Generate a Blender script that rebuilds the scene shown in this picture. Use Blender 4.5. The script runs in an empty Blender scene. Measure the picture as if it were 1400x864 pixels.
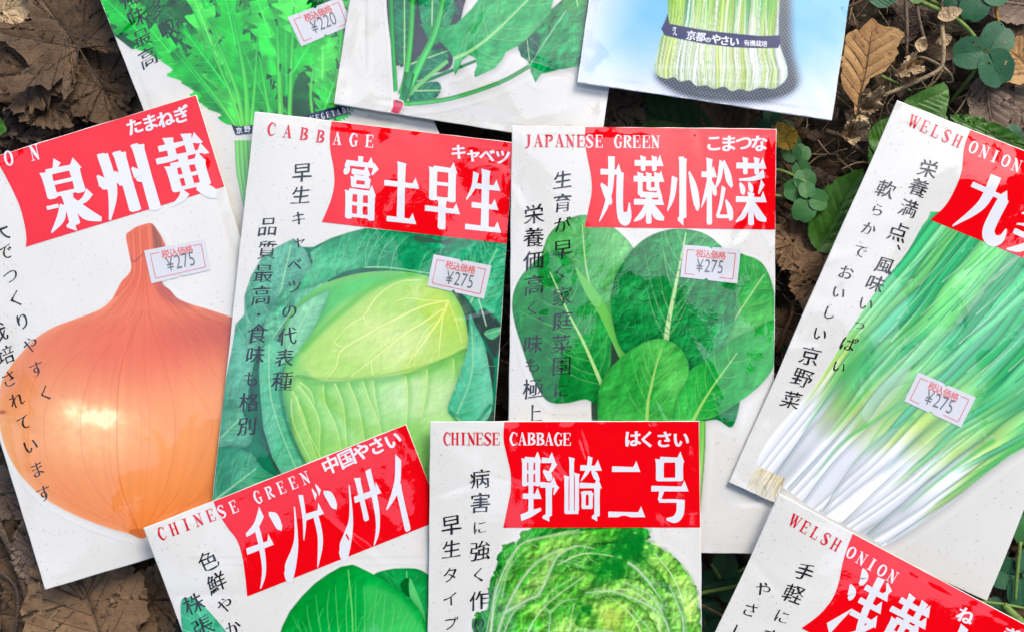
import bpy, math, random
import numpy as np
from mathutils import Vector
R = math.radians
random.seed(7)
SC = bpy.context.scene
COL = SC.collection
S = 0.00027            # metres per photo pixel on the reference plane z = 0
CH = 0.46              # camera height above that plane
W0, H0 = 1400, 864

# ------------------------------------------------------------------ helpers
def wp(px, py, z):
    k = (CH - z) / CH
    return (px - 700.0) * S * k, (432.0 - py) * S * k

def lin(c):
    c = np.asarray(c, float) / 255.0
    return np.where(c <= 0.04045, c / 12.92, ((c + 0.055) / 1.055) ** 2.4)

def link(o, parent=None):
    COL.objects.link(o)
    if parent is not None:
        o.parent = parent
    return o

def tag(o, label=None, cat=None, group=None, kind=None):
    if label: o['label'] = label
    if cat: o['category'] = cat
    if group: o['group'] = group
    if kind: o['kind'] = kind
    return o

def mesh_np(name, V, F, mat=None, parent=None, normals=None, smooth=True, origin=None, col=None):
    """V (n,3); F list of faces or (m,k) array"""
    V = np.asarray(V, np.float64)
    if origin is not None:
        V = V - np.asarray(origin)
    me = bpy.data.meshes.new(name)
    if isinstance(F, np.ndarray):
        m, k = F.shape
        me.vertices.add(len(V)); me.loops.add(m * k); me.polygons.add(m)
        me.vertices.foreach_set('co', V.astype(np.float32).ravel())
        me.loops.foreach_set('vertex_index', F.astype(np.int32).ravel())
        me.polygons.foreach_set('loop_start', np.arange(0, m * k, k, dtype=np.int32))
        me.update(calc_edges=True)
    else:
        me.from_pydata([tuple(v) for v in V], [], [tuple(int(i) for i in f) for f in F])
        me.update()
    me.validate()
    if smooth:
        me.polygons.foreach_set('use_smooth', np.ones(len(me.polygons), bool))
    if col is not None:
        at = me.color_attributes.new('Col', 'FLOAT_COLOR', 'POINT')
        c4 = np.ones((len(V), 4), np.float32); c4[:, :3] = col
        at.data.foreach_set('color', c4.ravel())
    if normals is not None:
        me.normals_split_custom_set_from_vertices([tuple(n) for n in normals])
    if mat: me.materials.append(mat)
    o = bpy.data.objects.new(name, me)
    if origin is not None and parent is None:
        o.location = origin
    return link(o, parent)

def empty(name, loc):
    o = bpy.data.objects.new(name, None); o.location = loc; o.empty_display_size = .02
    return link(o)

def catmull(P, n=6, closed=False):
    P = np.asarray(P, float); m = len(P)
    if m < 3 and not closed:
        t = np.linspace(0, 1, n + 1)[:, None]
        return P[0] * (1 - t) + P[1] * t
    out = []
    rng = range(m) if closed else range(m - 1)
    for i in rng:
        if closed:
            p0, p1, p2, p3 = P[(i - 1) % m], P[i], P[(i + 1) % m], P[(i + 2) % m]
        else:
            p0, p1, p2, p3 = P[max(i - 1, 0)], P[i], P[i + 1], P[min(i + 2, m - 1)]
        t = (np.arange(n) / n)[:, None]
        out.append(0.5 * ((2 * p1) + (-p0 + p2) * t + (2 * p0 - 5 * p1 + 4 * p2 - p3) * t ** 2 + (-p0 + 3 * p1 - 3 * p2 + p3) * t ** 3))
    if not closed: out.append(P[-1:])
    return np.vstack(out)

class Waves:
    """smooth random height field made of a few sine waves (lengths in px)"""
    def __init__(s, seed, lmin, lmax, n=14):
        r = np.random.RandomState(seed)
        L = lmin * (lmax / lmin) ** r.rand(n); a = r.rand(n) * 2 * np.pi
        s.kx = 2 * np.pi / L * np.cos(a); s.ky = 2 * np.pi / L * np.sin(a)
        s.ph = r.rand(n) * 6.28; s.am = L / L.sum() * 2.2
    def __call__(s, x, y):
        z = 0
        for kx, ky, p, a in zip(s.kx, s.ky, s.ph, s.am):
            z = z + a * np.sin(kx * x + ky * y + p)
        return z

def vnoise(shape, cell, seed):
    """value noise image 0..1"""
    r = np.random.RandomState(seed); h, w = shape
    gh, gw = int(h / cell) + 3, int(w / cell) + 3
    g = r.rand(gh, gw)
    y = np.arange(h) / cell; x = np.arange(w) / cell
    yi = y.astype(int); xi = x.astype(int)
    fy = y - yi; fx = x - xi
    fy = (fy * fy * (3 - 2 * fy))[:, None]; fx = (fx * fx * (3 - 2 * fx))[None]
    a = g[yi][:, xi]; b = g[yi][:, xi + 1]; c = g[yi + 1][:, xi]; d = g[yi + 1][:, xi + 1]
    return (a * (1 - fx) + b * fx) * (1 - fy) + (c * (1 - fx) + d * fx) * fy

def fbm(shape, cell, seed, oct=4):
    z = 0; t = 0; a = 1
    for i in range(oct):
        z = z + a * vnoise(shape, max(cell / 2 ** i, 1.01), seed + 17 * i); t += a; a *= .5
    return z / t

# ------------------------------------------------------------------ materials
def new_mat(name):
    m = bpy.data.materials.new(name); m.use_nodes = True
    nt = m.node_tree; b = nt.nodes['Principled BSDF']
    return m, nt, b

def node(nt, t, **kw):
    n = nt.nodes.new(t)
    for k, v in kw.items():
        if k in n.inputs: n.inputs[k].default_value = v
        else: setattr(n, k, v)
    return n

COAT_IOR = 2.05
def gloss(nt, b, bump=True):
    """thin clear film over print: sharp sky reflection, faint wrinkling"""
    b.inputs['Roughness'].default_value = .55
    b.inputs['Specular IOR Level'].default_value = .0
    b.inputs['Coat Weight'].default_value = 1.0
    b.inputs['Coat Roughness'].default_value = .022
    b.inputs['Coat IOR'].default_value = COAT_IOR
    if bump:
        tc = node(nt, 'ShaderNodeTexCoord')
        n = node(nt, 'ShaderNodeTexNoise'); n.inputs['Scale'].default_value = 120; n.inputs['Detail'].default_value = 4
        nt.links.new(tc.outputs['Object'], n.inputs['Vector'])
        bp = node(nt, 'ShaderNodeBump'); bp.inputs['Strength'].default_value = .13; bp.inputs['Distance'].default_value = .0006
        nt.links.new(n.outputs['Fac'], bp.inputs['Height'])
        nt.links.new(bp.outputs['Normal'], b.inputs['Coat Normal'])

PAPER = np.array([.72, .72, .685])
def paper_mat():
    m, nt, b = new_mat('recycled_paper')
    tc = node(nt, 'ShaderNodeTexCoord')
    n1 = node(nt, 'ShaderNodeTexNoise'); n1.inputs['Scale'].default_value = 900; n1.inputs['Detail'].default_value = 3
    r1 = node(nt, 'ShaderNodeValToRGB'); e = r1.color_ramp.elements
    e[0].position = .27; e[0].color = (.52, .50, .44, 1); e[1].position = .36; e[1].color = (*PAPER, 1)
    n2 = node(nt, 'ShaderNodeTexVoronoi'); n2.inputs['Scale'].default_value = 260
    r2 = node(nt, 'ShaderNodeValToRGB'); e = r2.color_ramp.elements
    e[0].position = .04; e[0].color = (.6, .52, .4, 1); e[1].position = .09; e[1].color = (1, 1, 1, 1)
    n3 = node(nt, 'ShaderNodeTexNoise'); n3.inputs['Scale'].default_value = 40
    r3 = node(nt, 'ShaderNodeValToRGB'); e = r3.color_ramp.elements
    e[0].position = .2; e[0].color = (.94, .94, .93, 1); e[1].position = .8; e[1].color = (1, 1, 1, 1)
    mx = node(nt, 'ShaderNodeMix', data_type='RGBA', blend_type='MULTIPLY'); mx.inputs[0].default_value = .5
    mx2 = node(nt, 'ShaderNodeMix', data_type='RGBA', blend_type='MULTIPLY'); mx2.inputs[0].default_value = 1
    for n in (n1, n2, n3): nt.links.new(tc.outputs['Object'], n.inputs['Vector'])
    nt.links.new(n1.outputs['Fac'], r1.inputs[0]); nt.links.new(n2.outputs['Distance'], r2.inputs[0]); nt.links.new(n3.outputs['Fac'], r3.inputs[0])
    nt.links.new(r1.outputs[0], mx.inputs[6]); nt.links.new(r2.outputs[0], mx.inputs[7])
    nt.links.new(mx.outputs[2], mx2.inputs[6]); nt.links.new(r3.outputs[0], mx2.inputs[7])
    nt.links.new(mx2.outputs[2], b.inputs['Base Color'])
    gloss(nt, b); return m

def flat_mat(name, rgb, glossy=True, rough=.5):
    m, nt, b = new_mat(name)
    b.inputs['Base Color'].default_value = (*rgb, 1)
    if glossy: gloss(nt, b)
    else: b.inputs['Roughness'].default_value = rough
    return m

def print_mat():
    m, nt, b = new_mat('printed_picture')
    a = node(nt, 'ShaderNodeVertexColor', layer_name='Col')
    nt.links.new(a.outputs['Color'], b.inputs['Base Color'])
    gloss(nt, b); return m

M_PAPER = paper_mat()
M_PRINT = print_mat()
M_RED = flat_mat('red_ink', (.78, .0015, .006))
M_WHITE = flat_mat('white_ink', (.70, .72, .77))
M_BLACK = flat_mat('black_ink', (.018, .02, .024))
M_REDTXT = flat_mat('red_lettering_ink', (.62, .012, .035))
M_STICK = flat_mat('label_paper', (.60, .615, .65), True)
M_STICKRED = flat_mat('label_red_ink', (.66, .14, .14))
M_STICKBLK = flat_mat('label_black_ink', (.13, .15, .165))
M_NAVYTXT = flat_mat('pale_band_ink', (.75, .78, .85))
# ------------------------------------------------------------------ painted serif headline glyphs (strokes in a 100 x 100 cell, y down)
G = {
'泉': "p50,-2,12/40,10,5 v24,11,50 v76,11,50 h24,12,88 s30,29,72 s28,46,76 v50,48,94,17 p50,94,17/34,94,3 s8,62,30 p38,62,9/28,80,12/4,98,2 p92,52,12/78,62,8/58,66,3 p56,56,6/72,80,17/99,95,6",
'州': "p22,4,16/22,56,14/2,99,3 v52,6,94 v88,1,99,17 p2,32,3/9,46,15/8,54,6 p34,32,3/41,46,15/40,54,6 p67,32,3/75,46,15/73,54,6 s12,5,26 s42,7,56 s78,2,90",
'黄': "h12,15,92 v34,1,30,14 v68,1,30,14 h2,32,98 v25,42,80 v78,42,80 h25,43,88 s30,60,74 s26,77,80 v50,32,78,14 p38,82,15/28,91,9/6,99,2 p60,81,6/78,89,17/94,98,10",
'富': "p50,-2,13/50,9,10 p10,10,5/13,20,15/5,28,5 h10,11,88 p94,11,14/82,26,3 h26,24,76 v32,32,48,13 v70,32,48,13 h32,33,76 s34,46,70 v20,55,99 v82,55,99 h20,56,92 s26,75,76 s24,94,80 v51,55,95,14",
'士': "h3,37,98 v50,1,94 h12,94,92",
'早': "v24,4,56 v76,4,56 h24,6,88 s30,29,72 s26,53,76 h3,71,98 v50,54,101",
'生': "p28,5,13/22,28,9/3,50,2 h20,27,94 v55,-1,94 h18,58,90 h1,94,99",
'丸': "p40,0,17/38,40,14/25,72,10/1,99,2 h5,24,72 p68,24,17/66,70,17/72,92,16/94,92,15/97,70,3 p6,42,4/26,57,15/40,72,6",
'葉': "h5,10,95 v32,-1,21,13 v68,-1,21,13 h2,34,98 v23,24,58,14 v50,24,50,13 v76,24,50,13 s50,49,76 h23,58,92 h3,69,97 v50,60,101,16 p44,71,8/30,87,11/3,98,2 p56,70,6/72,85,16/99,94,5",
'小': "v50,1,92,18 p52,94,16/34,94,3 s38,2,54 p24,30,14/17,58,12/1,82,2 p70,22,4/86,48,16/95,72,14/93,80,5",
'松': "h1,26,48 v26,1,101,15 p22,34,6/14,56,9/0,76,2 p32,36,4/43,52,12/44,58,4 p66,5,14/58,30,11/44,48,2 p72,4,4/86,28,16/99,44,6 p72,44,11/62,72,9/50,90,6 s50,89,88 p78,64,4/92,82,16/95,95,9",
'菜': "h3,12,97 v32,-1,24,13 v68,-1,24,13 p92,23,12/60,31,6/12,33,3 p14,38,4/24,49,14/26,56,4 p42,37,4/50,47,13/50,52,5 p88,36,13/74,54,3 h2,63,98 v50,52,101,16 p44,66,8/28,85,11/2,97,2 p56,66,6/72,84,16/99,94,5",
'野': "v10,3,46,12 v45,3,46,12 h10,5,54 s12,24,46 s12,43,46 v27,5,92,12 h5,63,54 p0,97,9/28,90,9/54,83,4 h56,6,92 p92,8,13/82,20,7/72,28,4 p60,22,4/76,32,14/80,38,5 h52,45,97 p97,45,12/88,60,3 v75,45,94,15 p76,95,14/58,96,3",
'崎': "v6,30,90,10 v20,1,88,11 v34,26,86,10 s4,88,38 h43,18,99 p70,0,11/64,20,9/45,38,2 p74,22,4/84,30,11/94,38,4 h41,46,99 v52,56,82,10 v71,56,82,10 s50,57,74 s52,80,72 v88,46,94,13 p88,95,13/74,96,3",
'二': "h12,20,86 h2,92,99",
'号': "v24,4,38 v76,4,38 h24,5,88 s26,36,78 h1,51,99 p30,52,10/22,70,6 s22,70,70 p80,68,17/78,88,16/64,99,10/42,99,3",
'チ': "p84,2,14/52,18,9/12,25,4 h1,47,99 p55,18,14/56,50,15/46,80,10/20,101,2",
'ン': "p4,8,4/26,22,18/38,34,7 p99,12,3/76,60,11/28,94,22/10,97,6",
'ゲ': "p26,0,13/20,32,10/1,60,2 h20,32,90 p62,32,15/60,66,14/28,102,2 p70,-2,3/78,11,10 p86,-6,3/95,7,10",
'サ': "h1,34,99 v28,6,66,15 p72,1,16/73,50,15/60,82,9/34,102,2",
'イ': "p84,0,15/56,36,13/2,62,2 v60,34,100,17",
'九': "p38,1,17/36,50,14/2,99,2 h2,28,78 p70,28,17/68,80,18/82,94,16/97,88,11/99,70,3",
'条': "p34,0,12/20,26,8/2,38,2 h26,14,82 p82,14,12/54,40,9/2,56,2 p28,26,4/60,44,13/99,54,5 h2,68,98 v50,56,100,15 p44,72,8/28,88,10/4,98,2 p56,70,6/72,84,14/98,94,5",
'浅': "p4,0,3/18,12,16/14,22,5 p-4,28,3/10,40,16/8,48,5 p0,99,20/14,78,10/28,58,2 h30,22,92 h32,42,92 h28,63,98 p54,0,17/58,50,15/72,84,14/99,92,8 p92,60,12/66,84,7/30,100,2 p72,2,3/88,14,11",
'A': "p48,0,6/17,98,6 p46,-2,14/80,98,21 s28,66,68 s2,98,34 s58,98,99",
'B': "v27,0,100,19 s8,2,50 s8,98,50 p40,3,5/74,12,17/74,32,18/44,48,5 p44,50,5/80,62,19/80,82,19/44,97,5",
'C': "p88,22,6/68,3,6/40,6,14/20,50,21/40,94,14/70,97,6/93,80,5 v88,1,30,5",
'E': "v27,0,100,19 s8,2,86 s8,98,90 s30,49,68 v86,2,26,6 v90,74,99,6 v68,38,60,5",
'G': "p88,22,6/68,3,6/40,6,14/20,50,21/40,94,14/66,98,7/84,90,8 v86,1,28,5 v82,58,96,17 s62,58,99",
'H': "v23,0,100,18 v77,0,100,18 s24,50,76 s4,2,42 s4,98,42 s58,2,96 s58,98,96",
'I': "v50,0,100,21 s24,2,76 s24,98,76",
'J': "v62,0,80,20 p62,78,19/50,99,12/24,107,7 s38,2,86",
'L': "v27,0,100,19 s8,2,48 s8,98,88 v88,68,99,6",
'N': "v22,2,99,6 v82,2,99,6 p16,1,14/50,50,22/82,99,14 s0,2,30 s4,98,40 s64,2,100",
'O': "p50,2,6/24,18,15/15,50,20/24,82,15/50,98,6 p50,2,6/76,18,15/85,50,20/76,82,15/50,98,6",
'P': "v27,0,100,19 s8,2,50 s8,98,48 p40,3,5/76,13,17/77,38,18/44,54,5",
'R': "v27,0,100,19 s8,2,50 s8,98,48 p40,3,5/76,13,17/76,36,18/44,51,5 p50,50,10/70,78,17/96,99,12",
'S': "p84,24,5/70,4,7/40,3,9/21,24,17/50,49,21/81,73,18/62,96,10/32,98,8/15,78,5 v84,1,28,5 v15,72,99,5",
'W': "p9,2,17/33,99,13 p52,2,6/34,99,6 p47,2,16/71,99,13 p93,2,6/73,99,6 s-2,2,26 s36,2,62 s80,2,103",
'T': "v50,0,100,21 s28,98,72 s5,2,95 v7,2,28,6 v93,2,28,6",
'V': "p14,2,19/50,99,14 p86,2,6/52,99,6 s-2,2,34 s68,2,102",
}
def stroke_polys(g, fat=1.0):
    """-> list of closed outlines (n,2) and quads strips as (V,F)"""
    out = []
    for tok in g.split():
        k = tok[0]
        if k == 'h':
            x1, y, x2 = map(float, tok[1:].split(','))
            t = 3.9
            P = [(x1, y - t), (x1 + 2, y - t - 1.2), (x2 - 17, y - t), (x2 - 9, y - 13.5), (x2 + 2, y + t), (x1, y + t)]
            V = np.array(P); F = [(0, 1, 5), (1, 2, 4, 5), (2, 3, 4)]
        elif k == 's':
            x1, y, x2 = map(float, tok[1:].split(','))
            t = 2.8
            V = np.array([(x1, y - t), (x2, y - t), (x2, y + t), (x1, y + t)]); F = [(0, 1, 2, 3)]
        elif k == 'v':
            a = list(map(float, tok[1:].split(',')))
            x, y1, y2 = a[:3]; w = a[3] if len(a) > 3 else 17
            h = w * fat / 2
            V = np.array([(x - h - 2, y1 - 1), (x + h + 2, y1 + 1.5), (x + h, y1 + 8), (x + h * .94, (y1 + y2) / 2), (x + h, y2 - 1), (x + h * .5, y2 + .8), (x - h * .6, y2 + .8), (x - h, y2 - 2), (x - h * .94, (y1 + y2) / 2), (x - h, y1 + 6)])
            F = [(0, 1, 2, 9), (9, 2, 3, 8), (8, 3, 4, 7), (7, 4, 5, 6)]
        else:
            P = np.array([list(map(float, q.split(','))) for q in tok[1:].split('/')])
            C = catmull(P, 7)
            d = np.gradient(C[:, :2], axis=0); d /= np.linalg.norm(d, axis=1)[:, None] + 1e-9
            n = np.stack([-d[:, 1], d[:, 0]], 1) * C[:, 2:3] * fat / 2
            A = C[:, :2] + n; B = C[:, :2] - n; m = len(C)
            V = np.vstack([A, B]); F = [(i, i + 1, m + i + 1, m + i) for i in range(m - 1)]
        out.append((V, F))
    return out

_gc = {}
def font_glyph(ch):
    """outline-filled glyph of the built-in font: verts, faces, outward normals (em = 1, y down, centred)"""
    if ch in _gc: return _gc[ch]
    c = bpy.data.curves.new('t', 'FONT'); c.body = ch; c.size = 1; c.fill_mode = 'FRONT'; c.resolution_u = 4
    o = bpy.data.objects.new('t', c); COL.objects.link(o)
    dg = bpy.context.evaluated_depsgraph_get()
    m = bpy.data.meshes.new_from_object(o.evaluated_get(dg))
    V = np.array([v.co[:2] for v in m.vertices]); F = [list(p.vertices) for p in m.polygons]
    bpy.data.objects.remove(o); bpy.data.curves.remove(c); bpy.data.meshes.remove(m)
    key = {}; mp = []
    NV = []
    for v in V:                                   # weld
        k = (round(v[0], 5), round(v[1], 5))
        if k not in key: key[k] = len(NV); NV.append(v)
        mp.append(key[k])
    V = np.array(NV); F = [[mp[i] for i in f] for f in F]; F = [f for f in F if len(set(f)) == len(f)]
    ed = {}
    for f in F:
        for i in range(len(f)):
            a, b = f[i], f[(i + 1) % len(f)]
            ed.setdefault((min(a, b), max(a, b)), []).append((a, b))
    N = np.zeros_like(V)
    # orientation: face winding sign
    for f in F[:1]: pass
    def area(f):
        p = V[f]; return .5 * np.sum(p[:, 0] * np.roll(p[:, 1], -1) - p[:, 1] * np.roll(p[:, 0], -1))
    sg = {}
    for f in F:
        s = 1 if area(f) > 0 else -1
        for i in range(len(f)):
            sg[(f[i], f[(i + 1) % len(f)])] = s
    for k, l in ed.items():
        if len(l) == 1:
            a, b = l[0]; e = V[b] - V[a]; e = e / (np.linalg.norm(e) + 1e-9)
            n = np.array([e[1], -e[0]]) * sg[(a, b)]
            N[a] += n; N[b] += n
    ln = np.linalg.norm(N, axis=1)[:, None]; N = N / np.maximum(ln, .6)
    V = V.copy(); V[:, 1] = -(V[:, 1] - .38); V[:, 0] -= .5; N[:, 1] *= -1
    _gc[ch] = (V, F, N); return _gc[ch]

def styled(ch, style, seed=0):
    V, F, N = font_glyph(ch)
    V = V.copy()
    if style == 'brush':
        r = random.Random(hash_ch(ch) + seed)
        a, b = r.uniform(0, 6), r.uniform(0, 6)
        nz = np.sin(V[:, 0] * 9 + a + 3 * V[:, 1]) * .5 + np.sin(V[:, 1] * 11 + b) * .5
        off = .001 + .016 * nz
        V = V + N * np.stack([off + .014, off - .013], 1)
        V[:, 1] -= .13 * V[:, 0]
        V[:, 0] += .02 * np.sin(V[:, 1] * 4 + a); V[:, 1] += .02 * np.sin(V[:, 0] * 5 + b)
        sc = r.uniform(.93, 1.03)
        V *= sc * (.86 if '\u3040' <= ch <= '\u30ff' else 1)
    elif style == 'bold':
        V = V + N * np.array([.042, .024]); V[:, 1] -= .06 * V[:, 0]
    elif style == 'digit':
        V[:, 0] += .22; V = V - N * .004; V[:, 0] *= .82; V[:, 1] *= 1.22
    elif style == 'kana':
        V = V + N * np.array([.026, .022])
    return V, F

def hash_ch(ch): return ord(ch) * 31 % 9973

class Ink:
    """collects glyph geometry in photo pixels, then drapes it over a packet"""
    def __init__(s): s.V = []; s.F = []; s.L = []; s.n = 0; s.lay = 0
    def add(s, V, F, layer=0):
        s.V.append(np.asarray(V, float)); s.L.append(np.full(len(V), layer, float))
        s.F += [tuple(int(i) + s.n for i in f) for f in F]; s.n += len(V)
    def headline(s, text, P0, P1, P2, gap=.06, chars=None):
        """text cell row: P0 top-left, P1 top-right, P2 bottom-left (px)"""
        P0, P1, P2 = map(np.array, (P0, P1, P2)); ex = (P1 - P0) / len(text); ey = P2 - P0
        for i, ch in enumerate(text):
            if ch == ' ': continue
            for j, (V, F) in enumerate(stroke_polys(G[ch], 1.14 if ch in '富葉松野崎黄泉浅菜' else 1.27)):
                U = V / 100.0
                u = (i + gap / 2 + U[:, 0:1] * (1 - gap)); s.add(P0 + u * ex + U[:, 1:2] * ey, F, j * .12)
    def latin(s, text, A, B, h, wr=.74):
        """caps with baseline-centres running A -> B (px), cap height h"""
        A, B = np.array(A, float), np.array(B, float); d = (B - A) / (len(text) - 1)
        e = (B - A) / np.linalg.norm(B - A); n = np.array([-e[1], e[0]])
        for i, ch in enumerate(text):
            if ch == ' ': continue
            w = h * (wr if ch not in 'I' else wr) * (1.2 if ch == 'W' else 1)
            for j, (V, F) in enumerate(stroke_polys(G[ch], 1.25)):
                U = V / 100. - .5
                s.add(A + d * i + U[:, 0:1] * w * e + U[:, 1:2] * h * n, F, j * .08)
    def font(s, text, pts, size, ang, style, wr=1.0):
        e = np.array([math.cos(ang), math.sin(ang)]); n = np.array([-e[1], e[0]])
        for i, (ch, p) in enumerate(zip(text, pts)):
            if ch == ' ': continue
            V, F = styled(ch, style, i)
            sz = size[i] if isinstance(size, (list, tuple)) else size
            V = V.copy()
            if ch == '、': V = V + np.array([.32, -.3])
            s.add(np.array(p) + V[:, 0:1] * e * sz * wr + V[:, 1:2] * n * sz, F, 0)
    def bar(s, A, B, w):
        A, B = np.array(A, float), np.array(B, float); e = (B - A) / np.linalg.norm(B - A); n = np.array([-e[1], e[0]]) * w / 2
        s.add([A + n, B + n, B - n, A - n], [(0, 1, 2, 3)], .1)
    def build(s, name, pk, mat, off, parent):
        V = np.vstack(s.V); L = np.concatenate(s.L)
        P, N = pk.drape(V, off + L * 1e-5)
        # make every face look up
        F = []
        for f in s.F:
            p = P[list(f)]; a = np.sum(p[:, 0] * np.roll(p[:, 1], -1) - p[:, 1] * np.roll(p[:, 0], -1))
            F.append(f if a > 0 else f[::-1])
        o = mesh_np(name, P - pk.o, F, mat, parent, normals=N)
        return o

def lerp_pts(A, B, n):
    A, B = np.array(A, float), np.array(B, float)
    return [A + (B - A) * i / max(n - 1, 1) for i in range(n)]
# ------------------------------------------------------------------ packets
def homography(src, dst):
    A = []; b = []
    for (x, y), (u, v) in zip(src, dst):
        A.append([x, y, 1, 0, 0, 0, -u * x, -u * y]); b.append(u)
        A.append([0, 0, 0, x, y, 1, -v * x, -v * y]); b.append(v)
    h = np.linalg.solve(np.array(A), np.array(b)); return np.append(h, 1).reshape(3, 3)
def hap(Hm, P):
    P = np.asarray(P, float); q = np.c_[P, np.ones(len(P))] @ Hm.T; return q[:, :2] / q[:, 2:3]

class Packet:
    def __init__(s, quad, z, seed, label, puff=.0016, wrk=.00010, zc=(0, 0, 0, 0), plastic=False):
        s.q = np.array(quad, float)                         # TL TR BR BL in photo px
        s.H = homography(s.q, [(0, 0), (1, 0), (1, 1), (0, 1)]); s.Hi = np.linalg.inv(s.H)
        s.z = z; s.zc = zc; s.puff = puff; s.wrk = wrk; s.seed = seed
        s.w1 = Waves(seed, 60, 260); s.w2 = Waves(seed + 50, 22, 70, 16)
        r = random.Random(seed)
        s.dents = [(r.choice([r.uniform(.02, .12), r.uniform(.88, .98), r.uniform(.2, .8)]), r.uniform(0, 1), r.uniform(.01, .035), r.uniform(.02, .06), r.uniform(-1, 1), r.uniform(0, 3.14)) for _ in range(16)]
        c = s.q.mean(0)
        s.folds = []; s.curl = [r.uniform(.0001, .0012) for _ in range(4)]
        for _ in range(5):
            f = hap(s.Hi, [(r.uniform(.05, .95), r.uniform(.02, .98))])[0]
            s.folds.append((f[0], f[1], r.uniform(0, 3.14), r.uniform(5, 11), r.choice((-1, 1)) * s.wrk * r.uniform(.5, 1.1), r.uniform(30, 90)))
        x, y = wp(c[0], c[1], z); s.o = np.array([x, y, z])
        s.root = tag(empty('seed_packet', s.o), label, 'seed packet', 'seed packets spread out on the leafy ground')
        s.body()
    def height(s, px, py, uv=None):
        uv = hap(s.H, np.stack([px, py], 1)) if uv is None else uv
        u, v = uv[:, 0], uv[:, 1]
        cu, cv = np.clip(u, 0, 1), np.clip(v, 0, 1)
        a, b, c, d = s.zc
        base = s.z + (a * (1 - u) * (1 - v) + b * u * (1 - v) + c * u * v + d * (1 - u) * v)
        e = np.minimum(np.minimum(cu, 1 - cu) * 1.0, np.minimum(cv, 1 - cv) * 1.6)
        seal = np.clip((e - .022) / .02, 0, 1); seal = seal * seal * (3 - 2 * seal)
        pu = (1 - np.abs(2 * cu - 1) ** 2.2) * (1 - np.abs(2 * cv - 1) ** 3)
        wr = s.w1(px, py) * s.wrk * (.35 + .65 * seal) + s.w2(px, py) * s.wrk * .20 * (1 + 2.2 * (1 - np.clip(e / .1, 0, 1)))
        z = base + s.puff * pu + .00003 * seal + wr
        for du, dv, ru, rv, am, an in s.dents:
            cx, sx = math.cos(an), math.sin(an)
            X = (u - du) * cx + (v - dv) * 1.6 * sx; Y = -(u - du) * sx + (v - dv) * 1.6 * cx
            z = z + am * s.wrk * 1.5 * np.exp(-(X / ru) ** 2 - (Y / (rv * 2)) ** 2)
        for (qu, qv), am in zip(((0, 0), (1, 0), (1, 1), (0, 1)), s.curl):      # corners lift a little
            z = z + am * np.exp(-(((u - qu) / .16) ** 2 + ((v - qv) / .10) ** 2))
        for (x0, y0, an, w_, am, ln) in s.folds:        # soft creases in the film
            X = (px - x0) * math.cos(an) + (py - y0) * math.sin(an); Y = -(px - x0) * math.sin(an) + (py - y0) * math.cos(an)
            z = z + am * np.exp(-(Y / w_) ** 2 - (X / ln) ** 2)
        return z
    def drape(s, P, off):
        P = np.asarray(P, float); px, py = P[:, 0], P[:, 1]
        z = s.height(px, py)
        e = .7
        k = S * (CH - z) / CH
        gx = (s.height(px + e, py) - s.height(px - e, py)) / (2 * e) / k
        gy = -(s.height(px, py + e) - s.height(px, py - e)) / (2 * e) / k
        N = np.stack([-gx, -gy, np.ones_like(gx)], 1); N /= np.linalg.norm(N, axis=1)[:, None]
        z = z + off
        x, y = wp(px, py, z)
        return np.stack([x, y, z], 1), N
    def body(s):
        nu, nv = 170, 270
        # uneven spacing: finer near edges
        def sp(n):
            t = np.linspace(0, 1, n); return .5 - .5 * np.cos(np.pi * t) * (.55) - .5 * (1 - 2 * t) * .45
        U, V = np.meshgrid(sp(nu), sp(nv)); uv = np.stack([U.ravel(), V.ravel()], 1)
        # hand-cut paper edges wander a little
        jit = Waves(s.seed + 9, .15, .9, 6)
        P = hap(s.Hi, uv)
        wob = .6 * np.sin(P[:, 1] / 43. + s.seed) + .5 * np.sin(P[:, 0] / 51. + s.seed) + .35 * np.sin(P[:, 0] / 9. + P[:, 1] / 11.)
        edge = ((uv[:, 0] < 1e-6) | (uv[:, 0] > 1 - 1e-6) | (uv[:, 1] < 1e-6) | (uv[:, 1] > 1 - 1e-6))
        P[edge] += wob[edge][:, None] * .6
        top, N = s.drape(P, 0)
        bot = top.copy(); bot[:, 2] = np.minimum(top[:, 2] - .0003, s.z + (top[:, 2] - s.z) * .0 - .0003 + (top[:, 2] * 0))
        # lower sheet follows the tilt only
        u, v = uv[:, 0], uv[:, 1]; a, b, c, d = s.zc
        zb = s.z + (a * (1 - u) * (1 - v) + b * u * (1 - v) + c * u * v + d * (1 - u) * v) - .0006
        bot[:, 2] = np.minimum(top[:, 2] - .00025, zb)
        i = np.arange(nu * nv).reshape(nv, nu)
        ft = np.stack([i[:-1, :-1], i[1:, :-1], i[1:, 1:], i[:-1, 1:]], -1).reshape(-1, 4)
        n = nu * nv
        fb = ft[:, ::-1] + n
        ring = np.concatenate([i[0, :], i[1:, -1], i[-1, -2::-1], i[-2:0:-1, 0]])
        r2 = np.roll(ring, -1)
        fs = np.stack([ring, r2, r2 + n, ring + n], 1)
        V3 = np.vstack([top, bot]) - s.o
        s.paper = mesh_np('paper_pouch', V3, np.vstack([ft, fb, fs]), M_PAPER, s.root)
        # keep the rim crisp
        return s.paper
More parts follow.
